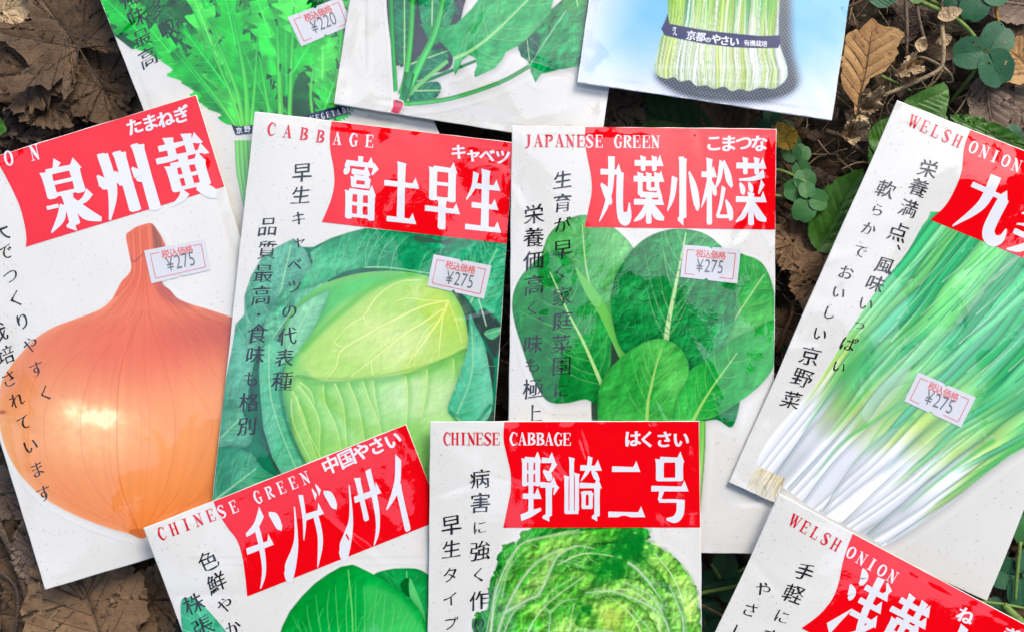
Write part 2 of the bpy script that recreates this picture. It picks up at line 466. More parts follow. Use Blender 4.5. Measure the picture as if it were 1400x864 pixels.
    def grid(s, name, P, shape, mat, off, parent=None, col=None, mask=None):
        """P (h*w,2) px points laid as a grid, draped"""
        h, w = shape
        X, N = s.drape(P, off)
        i = np.arange(h * w).reshape(h, w)
        F = np.stack([i[:-1, :-1], i[1:, :-1], i[1:, 1:], i[:-1, 1:]], -1).reshape(-1, 4)
        if mask is not None:
            mk = mask.ravel(); F = F[mk[F].any(1)]
            used = np.zeros(h * w, bool); used[F.ravel()] = True
            idx = np.cumsum(used) - 1; F = idx[F]; X = X[used]; col = None if col is None else col[used]
        return mesh_np(name, X - s.o, F, mat, parent or s.root, col=col)
    def band(s, wave, v1):
        """red title panel: left edge wave = [(u,v)...] from top to bottom, v1 bottom"""
        C = catmull(np.array(wave), 17); n = len(C)
        m = 150; t = np.linspace(0, 1, m)
        U = C[:, 0:1] * (1 - t) + .9985 * t; V = np.repeat(C[:, 1:2], m, 1)
        # bottom edge runs parallel to the packet; stretch v so the last row hits v1
        P = hap(s.Hi, np.stack([U.ravel(), V.ravel()], 1))
        s.bandobj = s.grid('title_band', P, (n, m), M_RED, .00011)
        return s.bandobj
    def sticker(s, quad, text):
        quad = np.array(quad, float); Hs = homography([(0, 0), (1, 0), (1, 1), (0, 1)], quad)
        n = 48; x = np.linspace(0, 1, n); rows = 8
        def notch(x, c): return np.clip(1 - np.abs(x - c) / .035, 0, 1)
        top = .075 * notch(x, .5); bot = 1 - .075 * notch(x, .47)
        t = np.linspace(0, 1, rows)[:, None]
        Y = top[None] * (1 - t) + bot[None] * t; X = np.repeat(x[None], rows, 0)
        P = hap(Hs, np.stack([X.ravel(), Y.ravel()], 1))
        st = s.grid('price_sticker', P, (rows, n), M_STICK, .00026)
        ink = Ink()
        def q(a, b): return hap(Hs, [(a, b)])[0]
        for a, b in (((.08, .14), (.22, .14)), ((.08, .14), (.08, .88)), ((.08, .88), (.92, .88)), ((.92, .88), (.92, .14)), ((.92, .14), (.78, .14))):
            ink.bar(q(*a), q(*b), 1.0)
        ang = math.atan2(quad[1][1] - quad[0][1], quad[1][0] - quad[0][0]); w = np.linalg.norm(quad[1] - quad[0])
        ink.font('税込価格', [q(.31 + .13 * i, .23) for i in range(4)], w * .15, ang, 'kana', .9)
        ink.build('sticker_print', s, M_STICKRED, .00031, st)
        ink = Ink()
        r = random.Random(s.seed); jx, jy, ja = r.uniform(-.03, .02), r.uniform(-.03, .06), R(r.uniform(-2.5, 2.5))
        ink.font('¥', [q(.36 + jx, .54 + jy)], w * .26, ang + ja, 'digit')
        ink.font(text, [q(.50 + jx + .115 * i, .51 + jy) for i in range(3)], w * .27, ang + ja, 'digit')
        ink.build('price_lettering', s, M_STICKBLK, .00035, st)
        return st

# ------------------------------------------------------------------ print painter (works in photo pixels)
class Mini:
    def __init__(s, x0, y0, w, h): s.x0, s.y0, s.w, s.h = x0, y0, w, h

class Paint:
    def __init__(s, x0, y0, x1, y1):
        s.x0, s.y0, s.w, s.h = x0, y0, int(x1 - x0) + 1, int(y1 - y0) + 1
        s.c = np.ones((s.h, s.w, 3)) * np.array([219, 219, 214.]); s.a = np.zeros((s.h, s.w))
        s.Y, s.X = np.mgrid[0:s.h, 0:s.w]; s.X = s.X + x0; s.Y = s.Y + y0
        s.k = 0; s.nc = {}
    def ns(s, cell, oct=4):
        s.k += 13; return fbm((s.h, s.w), cell, s.k + abs(int(s.x0)) , oct)
    def poly(s, P, ss=3):
        P = np.asarray(P, float); x = P[:, 0] - s.x0; y = P[:, 1] - s.y0
        m = np.zeros((s.h, s.w + 1))
        x2, y2 = np.roll(x, -1), np.roll(y, -1)
        r0 = max(0, int(y.min())); r1 = min(s.h - 1, int(y.max()) + 1)
        for r in range(r0, r1 + 1):
            for k in range(ss):
                yy = r - .5 + (k + .5) / ss
                cr = (y <= yy) != (y2 <= yy)
                if not cr.any(): continue
                xs = np.sort(x[cr] + (yy - y[cr]) / (y2[cr] - y[cr]) * (x2[cr] - x[cr])) + .5
                for a, b in zip(xs[::2], xs[1::2]):
                    a = min(max(a, 0), s.w - .001); b = min(max(b, 0), s.w - .001)
                    if b <= a: continue
                    ia, ib = int(a), int(b)
                    if ia == ib: m[r, ia] += (b - a) / ss
                    else:
                        m[r, ia] += (ia + 1 - a) / ss; m[r, ia + 1:ib] += 1. / ss; m[r, ib] += (b - ib) / ss
        return np.clip(m[:, :s.w], 0, 1)
    def sub(s, P, pad=3, ss=3):
        """mask of a polygon on its own small window -> (mask, slice)"""
        P = np.asarray(P, float)
        x0 = int(max(s.x0, math.floor(P[:, 0].min()) - pad)); x1 = int(min(s.x0 + s.w - 1, math.ceil(P[:, 0].max()) + pad))
        y0 = int(max(s.y0, math.floor(P[:, 1].min()) - pad)); y1 = int(min(s.y0 + s.h - 1, math.ceil(P[:, 1].max()) + pad))
        if x1 - x0 < 2 or y1 - y0 < 2: return None, None
        q = Mini(x0, y0, x1 - x0 + 1, y1 - y0 + 1)
        return Paint.poly(q, P, ss), (slice(y0 - s.y0, y1 - s.y0 + 1), slice(x0 - s.x0, x1 - s.x0 + 1))
    def puts(s, m, sl, col, cover=True):
        m3 = m[..., None]; s.c[sl] = s.c[sl] * (1 - m3) + np.asarray(col, float) * m3
        if cover: s.a[sl] = np.maximum(s.a[sl], m)
    def noise(s, cell, sl):
        key = cell
        if key not in s.nc: s.nc[key] = fbm((s.h * 2, s.w * 2), cell, int(cell * 7 + abs(s.x0)), 3)
        r = random.Random(s.k); s.k += 1
        dy, dx = r.randrange(s.h), r.randrange(s.w)
        return s.nc[key][sl[0].start + dy: sl[0].stop + dy, sl[1].start + dx: sl[1].stop + dx]
    def shape(s, P, smooth=True, n=8):
        return s.poly(catmull(P, n, True) if smooth else P)
    @staticmethod
    def blur(m, r):
        r = int(max(1, r))
        for _ in range(2):
            for ax in (0, 1):
                p = np.pad(m, [(r + 1, r) if i == ax else (0, 0) for i in range(2)], mode='edge')
                c = np.cumsum(p, ax)
                m = (np.take(c, range(2 * r + 1, c.shape[ax]), ax) - np.take(c, range(0, c.shape[ax] - 2 * r - 1), ax)) / (2 * r + 1)
        return m
    def put(s, m, col, cover=True):
        m3 = m[..., None]; s.c = s.c * (1 - m3) + np.asarray(col, float) * m3
        if cover: s.a = np.maximum(s.a, m)
    def line(s, P, w0, w1, col, al=1., blur=0, clip=None, wm=None, cover=False):
        C = catmull(P, 8); n = len(C); t = np.linspace(0, 1, n)
        w = (w0 + (w1 - w0) * t) if wm is None else np.interp(t, [0, .5, 1], [w0, wm, w1])
        d = np.gradient(C, axis=0); d /= np.linalg.norm(d, axis=1)[:, None] + 1e-9
        N = np.stack([-d[:, 1], d[:, 0]], 1) * w[:, None] / 2
        m, sl = s.sub(np.vstack([C + N, (C - N)[::-1]]), 3 + int(2 * blur))
        if m is None: return
        if blur: m = s.blur(m, blur)
        if clip is not None: m = m * clip[sl]
        s.puts(m * al, sl, col, cover)
    def shadow(s, m, dx=3, dy=5, r=5, al=.35, col=(150, 152, 150)):
        b = s.blur(np.roll(np.roll(m, dy, 0), dx, 1), r) * al * (1 - s.a)
        s.put(b, col, False); s.a = np.maximum(s.a, np.clip(b * 3, 0, 1) * (b > .01)); s.sh = True
    def leaf(s, P, mid, cd, cl, rib=(190, 225, 150), nv=7, rw=6, crk=.5, smooth=True, vang=55, vlen=.6, shade=6, al_v=.55, sides=True):
        m = s.shape(P, smooth)
        cd, cl = np.array(cd, float), np.array(cl, float)
        s.put(np.clip(s.blur(m, 5) * .42, 0, 1) * s.a, cd * .35, False)
        inner = s.blur(m, shade)
        lo = s.ns(60, 3); cr = s.ns(13, 3)
        ridge = np.clip(1 - np.abs(cr - .5) * 11, 0, 1)
        M = catmull(mid, 6)
        ax = M[-1] - M[0]; L = np.linalg.norm(ax); ax = ax / L; nn = np.array([-ax[1], ax[0]])
        side = ((s.X - M[0][0]) * nn[0] + (s.Y - M[0][1]) * nn[1]) / L
        t = np.clip(.45 + (lo - .5) * 1.6 + np.clip(side, -.5, .5) * .5 + (cr - .5) * crk * .9, 0, 1)
        c = cd + (cl - cd) * t[..., None]
        c = c * (.80 + .20 * np.clip(inner * 1.25 - .1, 0, 1))[..., None]
        fi = s.ns(6, 2)
        em = (cr - np.roll(cr, (2, 2), (0, 1))) * 2.2 + (fi - np.roll(fi, (1, 1), (0, 1))) * .7
        c = c * (1 + np.clip(crk * em, -.35, .35))[..., None]
        c = np.clip(c + (np.clip(lo - .55, 0, 1) * 90 * crk)[..., None], 0, 255)
        s.put(m, c)
        rib = np.array(rib, float); vc = rib * .55 + cl * .45
        W = L * vlen
        if sides:
            for i in range(nv):
                f = .08 + .82 * i / max(nv - 1, 1); f = min(.95, max(.04, f + random.uniform(-.03, .03))); k = int(f * (len(M) - 1)); p = M[k]
                tg = M[min(k + 1, len(M) - 1)] - M[max(k - 1, 0)]; tg = tg / (np.linalg.norm(tg) + 1e-9)
                for sd in (-1, 1):
                    a = R(vang + random.uniform(-11, 11)) * sd
                    d = np.array([tg[0] * math.cos(a) - tg[1] * math.sin(a), tg[0] * math.sin(a) + tg[1] * math.cos(a)])
                    l = W * (1 - .35 * f) * random.uniform(.65, 1.2)
                    q1 = p + d * l * .5 + tg * l * .04; q2 = p + d * l + tg * l * .38
                    s.line([p, q1, q2], max(1.6, rw * .42), .6, vc, al_v, clip=m)
                    # dark relief beside the vein
                    s.line([p + nn * 1.6, q1 + nn * 2, q2 + nn * 2], 2.2, .6, cd * .8, .35, 1, clip=m)
                    b0 = (p + q1) / 2; s.line([b0, b0 + (q2 - p) * .25 + tg * l * .25], 1.3, .5, vc, al_v * .6, clip=m)
                    b0 = q1; s.line([b0, b0 + (q2 - p) * .3 - tg * l * .05], 1.2, .5, vc, al_v * .6, clip=m)
                    for g in (.2, .45, .65, .85):
                        b0 = p + (q2 - p) * g + (q1 - (p + q2) / 2) * 2 * g * (1 - g) * 2 * .5
                        an = random.choice((-1, 1)) * R(random.uniform(45, 80)); dd = (q2 - p) / (np.linalg.norm(q2 - p) + 1e-9)
                        e2 = np.array([dd[0] * math.cos(an) - dd[1] * math.sin(an), dd[0] * math.sin(an) + dd[1] * math.cos(an)]) * l * random.uniform(.12, .25)
                        s.line([b0, b0 + e2 * .5 + dd * 2, b0 + e2], 1.0, .5, vc, al_v * .38, clip=m)
        s.line(mid, rw, 1.4, rib, .95, clip=m)
        return m
    def tube(s, P, w, ramp, hi=.25, dark=.35, al=1.):
        """long round stalk: P centre line, w widths, ramp [(t,colour)...]"""
        C = catmull(P, 10); n = len(C); ww = np.interp(np.linspace(0, 1, n), np.linspace(0, 1, len(w)), w)
        d = np.gradient(C, axis=0); d /= np.linalg.norm(d, axis=1)[:, None] + 1e-9
        N = np.stack([-d[:, 1], d[:, 0]], 1)
        m, sl = s.sub(np.vstack([C + N * ww[:, None] / 2, (C - N * ww[:, None] / 2)[::-1]]))
        if m is None: return
        X, Y = s.X[sl], s.Y[sl]
        ax = C[-1] - C[0]; L = np.linalg.norm(ax); ax /= L; nn = np.array([-ax[1], ax[0]])
        t = ((X - C[0][0]) * ax[0] + (Y - C[0][1]) * ax[1]) / L
        q = (X - C[0][0]) * nn[0] + (Y - C[0][1]) * nn[1]
        ct = (C - C[0]) @ ax / L; cq = (C - C[0]) @ nn
        o = np.interp(t, ct, cq); W = np.interp(t, ct, ww)
        u = np.clip((q - o) / (W / 2 + .01), -1, 1)
        ts = [r[0] for r in ramp]; cs = np.array([r[1] for r in ramp], float)
        tt = t + (s.noise(30, sl) - .5) * .08
        col = np.stack([np.interp(tt, ts, cs[:, k]) for k in range(3)], -1)
        f = 1 - dark * np.abs(u) ** 3 + hi * np.exp(-((u + .25) / .22) ** 2) * .4
        st = .98 + .04 * np.sin(u * 9 + P[0][0])
        s.puts(m * al, sl, np.clip(col * (f * st)[..., None], 0, 255))
    def strands(s, u, t, m, N, cols, jit=.25, sep=(60, 110, 80), sepa=.4, seed=1, al=1., wsep=.10, rnd=.25, keepa=None):
        """paint many parallel strands: u 0..1 across, t along; cols(k, t) -> rgb arrays"""
        r = np.random.RandomState(seed)
        w = u * N + (s.ns(70, 2) - .5) * jit * 2 + .5 * np.sin(u * 31 + seed)
        i = np.floor(w).astype(int); f = w - i; n = i.max() - i.min() + 1; i = i - i.min()
        sh = r.uniform(-1, 1, n)[i]; kk = r.randint(0, 1000, n)[i]
        c = cols(kk, sh, t)
        x = 2 * f - 1
        prof = 1 - (.26 if N > 13 else .12) * np.abs(x) ** 3 + .10 * np.exp(-((x + .3) / .25) ** 2) + rnd * .25 * sh
        c = np.clip(c * prof[..., None], 0, 255)
        e = np.clip(1 - np.minimum(f, 1 - f) / wsep, 0, 1) * sepa * (.5 + .5 * (sh > -.2))
        c = c * (1 - e[..., None]) + np.array(sep, float) * e[..., None]
        mm = m * al if keepa is None else m * al * (r.rand(n)[i] < keepa)
        s.put(mm, c, False)
    def build(s, name, pk, off, clip=True, cut=.02):
        P = np.stack([s.X.ravel(), s.Y.ravel()], 1).astype(float)
        uv = hap(pk.H, P); inside = (uv[:, 0] > .001) & (uv[:, 0] < .999) & (uv[:, 1] > .001) & (uv[:, 1] < .999)
        a = s.a.ravel()
        ok = (a > cut)
        # snap points outside the packet back onto its border so the print ends on the paper edge
        uvc = np.clip(uv, .0012, .9988)
        far = np.abs(uv - uvc).max(1) > .006
        ok &= ~far
        P2 = hap(pk.Hi, uvc)
        pap = PAPER
        col = lin(np.clip(s.c, 0, 255)).reshape(-1, 3)
        g_ = col.mean(1, keepdims=True); col = np.clip(g_ + (col - g_) * 1.03, 0, 1) * .98
        base = pap[None] * np.ones((len(col), 1))
        if hasattr(s, 'solid'): cc = col
        else: cc = base * (1 - a[:, None]) + col * a[:, None]
        # cells need all corners valid against 'far'
        i = np.arange(s.h * s.w).reshape(s.h, s.w)
        F = np.stack([i[:-1, :-1], i[1:, :-1], i[1:, 1:], i[:-1, 1:]], -1).reshape(-1, 4)
        F = F[ok[F].any(1) & (~far[F]).all(1)]
        used = np.zeros(s.h * s.w, bool); used[F.ravel()] = True
        idx = np.cumsum(used) - 1; F = idx[F]
        z = pk.height(P2[used][:, 0], P2[used][:, 1]) + off
        x, y = wp(P2[used][:, 0], P2[used][:, 1], z)
        return mesh_np(name, np.stack([x, y, z], 1) - pk.o, F, M_PRINT, pk.root, col=cc[used])
# ------------------------------------------------------------------ the ten packets
WAVE = [(.315, .0015), (.312, .06), (.322, .11), (.342, .16), (.345, .19), (.332, .215), (.315, .237)]
def wave(top, pts, pk):
    """pts in photo px -> (u,v)"""
    return [tuple(q) for q in hap(pk.H, pts)]

# --- SHUNGIKU (garland chrysanthemum), top left, lowest
def jag(pt, P0, P1, w, col, n=9, sd=0, dark=None):
    r = random.Random(sd); P0, P1 = np.array(P0, float), np.array(P1, float)
    ax = P1 - P0; nn = np.array([-ax[1], ax[0]]); nn /= np.linalg.norm(nn)
    L, Rr = [], []
    for i in range(n * 2 + 1):
        t = i / (n * 2); ww = w * (math.sin(math.pi * min(1, t * .85 + .12)) ** .7) * (1.0 if i % 2 else .52) * r.uniform(.7, 1.25)
        L.append(P0 + ax * (t + (.07 if i % 2 else 0)) + nn * ww); Rr.append(P0 + ax * (t + (.07 if i % 2 else 0)) - nn * ww * r.uniform(.8, 1.1))
    # small teeth between
    def teeth(Q):
        o = []
        for a, b in zip(Q[:-1], Q[1:]):
            o.append(a); m = (a + b) / 2; o.append(m + r.uniform(-2, 2) * nn + (b - a) * r.uniform(-.1, .1))
        return o + [Q[-1]]
    P = catmull(np.array(L + Rr[::-1]), 3, True); m, sl = pt.sub(P, 8)
    if m is None: return
    lo = pt.noise(22, sl)
    c = np.array(col, float) * (.62 + .7 * lo)[..., None]
    pt.puts(pt.blur(m, 3) * .40, sl, (0, 60, 20), False)
    pt.puts(m, sl, np.clip(c, 0, 255))
    M = np.zeros_like(pt.a); M[sl] = m
    lt = np.clip(np.array(col, float) * 1.0 + np.array([60, 45, 40]), 0, 255)
    pt.line([P0, (P0 + P1) / 2 + nn * r.uniform(-2, 2), P1], 3.2, .8, lt, .75, clip=M)
    for i in range(1, n):
        b = P0 + ax * i / n
        for q in (1, -1):
            pt.line([b, b + ax * .09 + nn * q * w * .75], 1.5, .6, lt, .5, clip=M)
    return m

def do_shungiku():
    pk = Packet([(61, -194), (401, -327), (613, 215), (273, 348)], -.0010, 11, 'seed packet with feathery green leaves and a 220 yen sticker at the top left', zc=(0, 0, -.0008, -.0008))
    pt = Paint(60, -60, 560, 330)
    g0 = np.array([(128, -60), (140, 10), (152, 46), (180, 68), (212, 66), (238, 82), (262, 112), (290, 138), (306, 160), (322, 178), (344, 180), (400, 190), (456, 176), (475, 150), (500, 60), (520, -60)], float)
    m = pt.poly(g0); pt.put(m, np.array([0, 84, 28.]) * (.5 + pt.ns(16, 3))[..., None])
    r = random.Random(5)
    base = [(333, 176), (420, 168)]
    for i in range(95):
        x = r.uniform(120, 500); y = r.uniform(-55, 165)
        if y > 60 and x < 150 + (y - 30) * 1.15: continue
        if y > 120 and (x < 280 or 350 < x < 375): continue
        b = base[0] if x < 345 else base[1]
        d = np.array([x - b[0], y - b[1] - 40.]); d /= np.linalg.norm(d) + 1e-6; a = r.uniform(-.7, .7)
        d = np.array([d[0] * math.cos(a) - d[1] * math.sin(a), d[0] * math.sin(a) + d[1] * math.cos(a)])
        L = r.uniform(30, 72) * (1 - .45 * max(0, y) / 165)
        gcol = r.choice([(0, 150, 34), (0, 186, 44), (0, 122, 34), (24, 206, 58), (0, 104, 30), (52, 214, 60)])
        jag(pt, (x, y), (x + d[0] * L, y + d[1] * L), L * .30, gcol, 5, i)
    # big readable fronds
    for k, (a, b, w) in enumerate([((222, 78), (132, -12), 26), ((300, 150), (205, 40), 24), ((318, 168), (238, 70), 20), ((330, 170), (262, -10), 28), ((345, 170), (300, -40), 26),
                                   ((392, 120), (352, 0), 36), ((392, 130), (392, -50), 24), ((440, 130), (440, 20), 30), ((400, 100), (455, 10), 24), ((438, 165), (470, 80), 22), ((372, 155), (330, 60), 26), ((420, 60), (380, -50), 30), ((310, 120), (250, 40), 16)]):
        jag(pt, a, b, w, [(0, 188, 46), (34, 208, 58), (0, 160, 40), (64, 214, 70)][k % 4], 7, 300 + k)
    for (a, b, c, w) in [((333, 178), (322, 120), (285, 30), 8), ((338, 178), (335, 110), (318, 20), 9), ((326, 178), (300, 140), (245, 70), 6), ((343, 178), (348, 120), (352, 50), 6), ((331, 178), (312, 120), (262, 10), 5),
                         ((384, 178), (382, 110), (378, 20), 9), ((395, 178), (398, 100), (402, 10), 7), ((452, 172), (462, 100), (470, 0), 8), ((430, 172), (425, 120), (440, 40), 5), ((372, 178), (362, 120), (352, 60), 5)]:
        pt.tube([a, b, c], [w, w * .8, w * .4], [(0, (110, 215, 80)), (.5, (70, 205, 70)), (1, (20, 180, 55))], .35, .35, .9)
    for k in range(26):
        x = r.uniform(170, 480); y = r.uniform(-20, 140)
        if y > 60 and x < 190 + (y - 30) * 1.15: continue
        pt.line([(x, y), (x + r.uniform(-6, 6), y + r.uniform(5, 12))], r.uniform(3, 5), 1, (2, 45, 25), .85, clip=m)
    # lower stalks
    for i, x in enumerate(np.linspace(324, 352, 6)):
        pt.tube([(x, 192), (x + 3, 240), (344 + (x - 336) * .4, 300)], [7, 7, 4], [(0, (120, 210, 105)), (1, (150, 220, 150))], .2, .3)
    for i, x in enumerate(np.linspace(380, 468, 12)):
        pt.tube([(x, 168), (x - 6, 230), (x * .5 + 200, 300)], [9, 9, 5], [(0, (90, 200, 70)), (1, (150, 220, 150))], .2, .3)
    for P in ([(316, 171), (326, 174), (350, 171), (352, 183), (322, 186)], [(370, 165), (410, 160), (445, 150), (478, 143), (480, 155), (450, 164), (410, 172), (372, 180)]):
        m = pt.poly(np.array(P, float)); pt.put(m, (22, 42, 72))
    pt.shape_a = None
    pt.build('leaf_bunch_print', pk, .00006)
    ink = Ink(); ink.font('京野', [(327, 179), (338, 177)], 9, R(-6), 'kana'); ink.build('band_lettering', pk, M_NAVYTXT, .00012, pk.root); ink = Ink(); ink.latin('VEGETABLE', (427, 163), (484, 148), 8, .62)
    ink.build('band_lettering', pk, M_NAVYTXT, .00012, pk.root)
    ink = Ink()
    ink.font('風味最高', [(178, -3), (187, 24), (194, 52), (202, 79)], 27, R(-20), 'brush')
    ink.font('多収', [(215, 12), (229, 40)], 27, R(-20), 'brush')
    ink.font('豊く', [(195, -45), (205, -16)], 27, R(-20), 'brush')
    ink.build('description_lettering', pk, M_BLACK, .00012, pk.root)
    pk.sticker([(393, 24), (466, -4), (481, 35), (412, 64)], '220')

# --- SPINACH
def do_spinach():
    pk = Packet([(547, -434), (907, -375), (820, 202), (456, 142)], .0020, 23, 'seed packet of spinach leaves with a red root, left of the blue packet', zc=(.0, .0, .0012, .0002), wrk=.00019)
    pt = Paint(500, -60, 835, 175)
    G1, G2 = (8, 105, 62), (30, 150, 80)
    pt.put(pt.shape([(530, -60), (528, 0), (534, 60), (541, 90), (556, 85), (575, 95), (600, 100), (618, 90), (620, 60), (632, 20), (640, -60)]), (62, 66, 74))
    pt.leaf([(540, -60), (538, 30), (545, 88), (556, 84), (566, 40), (572, -60)], [(553, 90), (553, -50)], (5, 95, 60), (20, 130, 80), rw=2, nv=6)
    pt.leaf([(572, -60), (574, 20), (590, 60), (610, 50), (620, 20), (628, 20), (618, -5), (600, -60)], [(590, 60), (592, -50)], (5, 110, 65), (60, 165, 110), rw=2, nv=5)
    for P in ([(562, 88), (578, 74), (595, 68), (612, 70), (610, 88), (590, 104), (560, 112)], [(560, 125), (575, 116), (598, 112), (603, 124), (592, 137), (562, 140)]):
        pt.leaf(P, [P[0], P[3]], (5, 95, 60), (35, 135, 95), rw=2, nv=4)
    pt.line([(556, 120), (590, 108), (640, 88), (655, 82)], 6, 4, (20, 120, 65), cover=True)
    m = pt.leaf([(730, 160), (708, 60), (712, 50), (720, 30), (755, 12), (780, -10), (840, -30), (840, 95), (790, 92), (765, 96), (740, 102), (732, 114), (726, 100), (722, 84), (712, 78)][1:], [(724, 90), (750, 50), (790, -10), (800, -40)], (0, 128, 62), (40, 165, 95), rib=(140, 200, 150), rw=2.5, nv=6, crk=.7, smooth=False)
    pt.leaf([(708, 66), (712, 56), (722, 50), (738, 48), (735, 70), (726, 84), (716, 80)], [(720, 50), (724, 84)], (12, 85, 62), (28, 110, 80), rw=1, nv=3)
    pt.leaf([(766, -60), (770, 8), (790, 16), (800, 8), (830, -10), (830, -60)], [(780, -50), (790, 10)], (0, 120, 50), (20, 150, 60), rw=2, nv=4)
    B = [(572, 33), (590, 36), (608, 38), (624, 33), (645, 12), (660, -8), (672, -30), (690, -60), (770, -60), (760, -20), (757, 0), (752, 18), (738, 36), (722, 52), (708, 64), (692, 72), (687, 82), (676, 95), (660, 102), (649, 107), (648, 100), (652, 90), (650, 80), (641, 76), (632, 84), (626, 98), (622, 104), (619, 92), (621, 82), (612, 68), (600, 56), (586, 46)]
    m = pt.leaf(B, [(612, 84), (640, 72), (668, 52), (700, 22), (740, -20), (765, -55)], (22, 150, 78), (85, 190, 110), rib=(160, 215, 140), rw=5, nv=8, crk=.35, smooth=False, vlen=.34, al_v=.6)
    pt.line([(556, 132), (585, 106), (612, 84)], 6, 5, (120, 195, 110), cover=True)
    for P, w, c in (([(533, -60), (536, 40), (541, 126)], (7, 6), (30, 150, 55)), ([(566, -60), (562, 45), (555, 104), (548, 130)], (7, 9), (60, 175, 70)), ([(616, -60), (598, 35), (576, 85), (552, 135)], (8, 12), (70, 185, 90)),
                    ([(724, 91), (684, 113), (621, 134), (575, 141), (552, 142)], (6, 7), (70, 165, 85)), ([(560, 100), (556, 120), (550, 138)], (14, 10), (40, 150, 75))):
        pt.tube(P, w, [(0, np.array(c) * .85), (.5, c), (1, np.array(c) * 1.15)], .5, .4)
    for a in range(5): pt.line([(552 + a * 2, 112 + a * 3), (550 + a, 138)], 2, 1, (10, 90, 50), .7)
    pt.put(pt.shape([(539, 137), (551, 141), (549, 150), (543, 157), (534, 156), (537, 147)]), (205, 72, 95))
    pt.line([(540, 138), (550, 141)], 3, 2, (120, 40, 60), .7)
    a0 = pt.a.copy(); pt.shadow(a0, 3, 5, 4, .4)
    pt.build('leaf_bunch_print', pk, .00006)

# --- MIZUNA, blue packet
def do_mizuna():
    pk = Packet([(867, -441), (1220, -391), (1137, 165), (789, 113)], .0052, 37, 'blue seed packet with a bundle of white and green stalks tied by a navy band', zc=(0, 0, .003, .001), wrk=.00013)
    pt = Paint(780, -60, 1175, 172); pt.solid = True
    uv = hap(pk.H, np.stack([pt.X.ravel(), pt.Y.ravel()], 1)); U = uv[:, 0].reshape(pt.X.shape); V = uv[:, 1].reshape(pt.X.shape)
    lo = pt.ns(90, 3)
    e = np.minimum(np.clip(U * 1.0, 0, 1) * 3.0, np.clip((1 - V), 0, 1) * 3.6 + np.clip(1 - U, 0, 1) * 0)
    t = np.clip(e * 1.35 + (lo - .5) * .35, 0, 1)
    t = t * (1 - .75 * np.clip((U - .80) / .2, 0, 1) * np.clip((V - .70) / .3, 0, 1))
    c = np.array([226, 231, 244.]) * (1 - t[..., None]) + np.array([112, 184, 220.]) * t[..., None]
    # woven dot texture of the printed basket
    d = np.sin((pt.X * .97 + pt.Y * .26) * 2 * np.pi / 5.2) * np.sin((pt.Y * .97 - pt.X * .26) * 2 * np.pi / 5.2)
    c = c + (d * 16 * (1 - t * .75))[..., None]
    pt.c = np.clip(c, 0, 255); pt.a[:] = 1
    # cast shade printed behind the bundle
    sh = pt.blur(pt.shape([(903, 98), (930, 112), (1010, 124), (1085, 120), (1090, 100), (1082, 60), (1078, -60), (1060, -60), (1062, 60), (1060, 95)]), 5)
    sh2 = pt.blur(pt.shape([(905, 100), (920, 124), (960, 136), (1020, 140), (1065, 134), (1085, 118), (1040, 105)]), 5)
    shd = np.clip(sh * .95 + sh2 * 1.2, 0, .96)
    pt.put(shd, (34, 42, 50), False)
    pt.c = np.clip(pt.c + (np.clip(d, 0, 1) * shd * 105)[..., None], 0, 255)
    # bundle
    B = [(912, -60), (913, 0), (912, 28), (903, 55), (898, 78), (895, 94), (900, 104), (912, 108), (922, 106), (930, 112), (943, 110), (952, 118), (965, 117), (976, 122), (990, 119), (1000, 125), (1012, 122), (1024, 125), (1040, 120), (1056, 122), (1068, 116), (1076, 106), (1076, 92), (1070, 74), (1065, 58), (1064, 40), (1066, 0), (1072, -60)]
    m = pt.poly(catmull(B, 5, True)); pt.put(m, (176, 205, 140))
    r = random.Random(3)
    ys = [-60, 0, 28, 50, 78, 96, 130]; xl = np.interp(pt.Y, ys, [913, 914, 912, 906, 899, 896, 899]); xr = np.interp(pt.Y, ys, [1070, 1066, 1064, 1065, 1071, 1076, 1070])
    u = np.clip((pt.X - xl - (pt.X - 985) * .0) / (xr - xl), 0, 1)
    pal = np.array([(226, 238, 232), (240, 243, 246), (190, 214, 130), (212, 228, 176), (232, 238, 240), (204, 220, 120), (220, 232, 204), (170, 204, 110), (242, 246, 248), (216, 232, 200)], float)
    palt = np.array([(206, 228, 190), (232, 240, 232), (140, 196, 50), (170, 208, 84), (222, 234, 220), (150, 200, 50), (110, 180, 60), (90, 168, 44), (236, 242, 236), (40, 150, 70)], float)
    def cf(k, sh, t):
        lo_, hi_ = pal[k % 10], palt[k % 10]; g = np.clip((pt.Y - 5) / 60., 0, 1)[..., None]
        bot = np.clip((pt.Y - 90) / 30., 0, 1)[..., None]
        return (hi_ * (1 - g) + lo_ * g) * (1 - .25 * bot) + np.array([190, 214, 150.]) * .25 * bot
    pt.strands(u, pt.Y, m, 24, cf, .5, (96, 140, 80), .5, 11, 1, .13, .3)
    pt.strands(np.clip(u * .98 + .01 + (pt.Y - 60) * .0003, 0, 1), pt.Y, m, 46, cf, .7, (70, 130, 60), .55, 12, .75, .16, .3, .55)
    pt.strands(np.clip(u * .97 + .02 - (pt.Y - 60) * .0004, 0, 1), pt.Y, m, 70, cf, .9, (60, 120, 60), .5, 13, .6, .2, .3, .3)
    pt.put(m * np.exp(-((pt.X - 1010) / 30.) ** 2) * .16, (186, 206, 70), False)
    pt.put(m * np.exp(-((pt.Y - 92) / 3.) ** 2) * .25, (245, 248, 248), False); pt.put(m * np.exp(-((pt.Y - 110 + (pt.X - 985) * -.03) / 2.) ** 2) * .25, (245, 248, 248), False)
    top = m * np.clip((30 - pt.Y) / 40., 0, 1) * np.clip((u - .55) * 4, 0, 1) * np.clip(pt.ns(9, 3) * 2 - .5, 0, 1); pt.put(top * .8, (70, 172, 44), False)
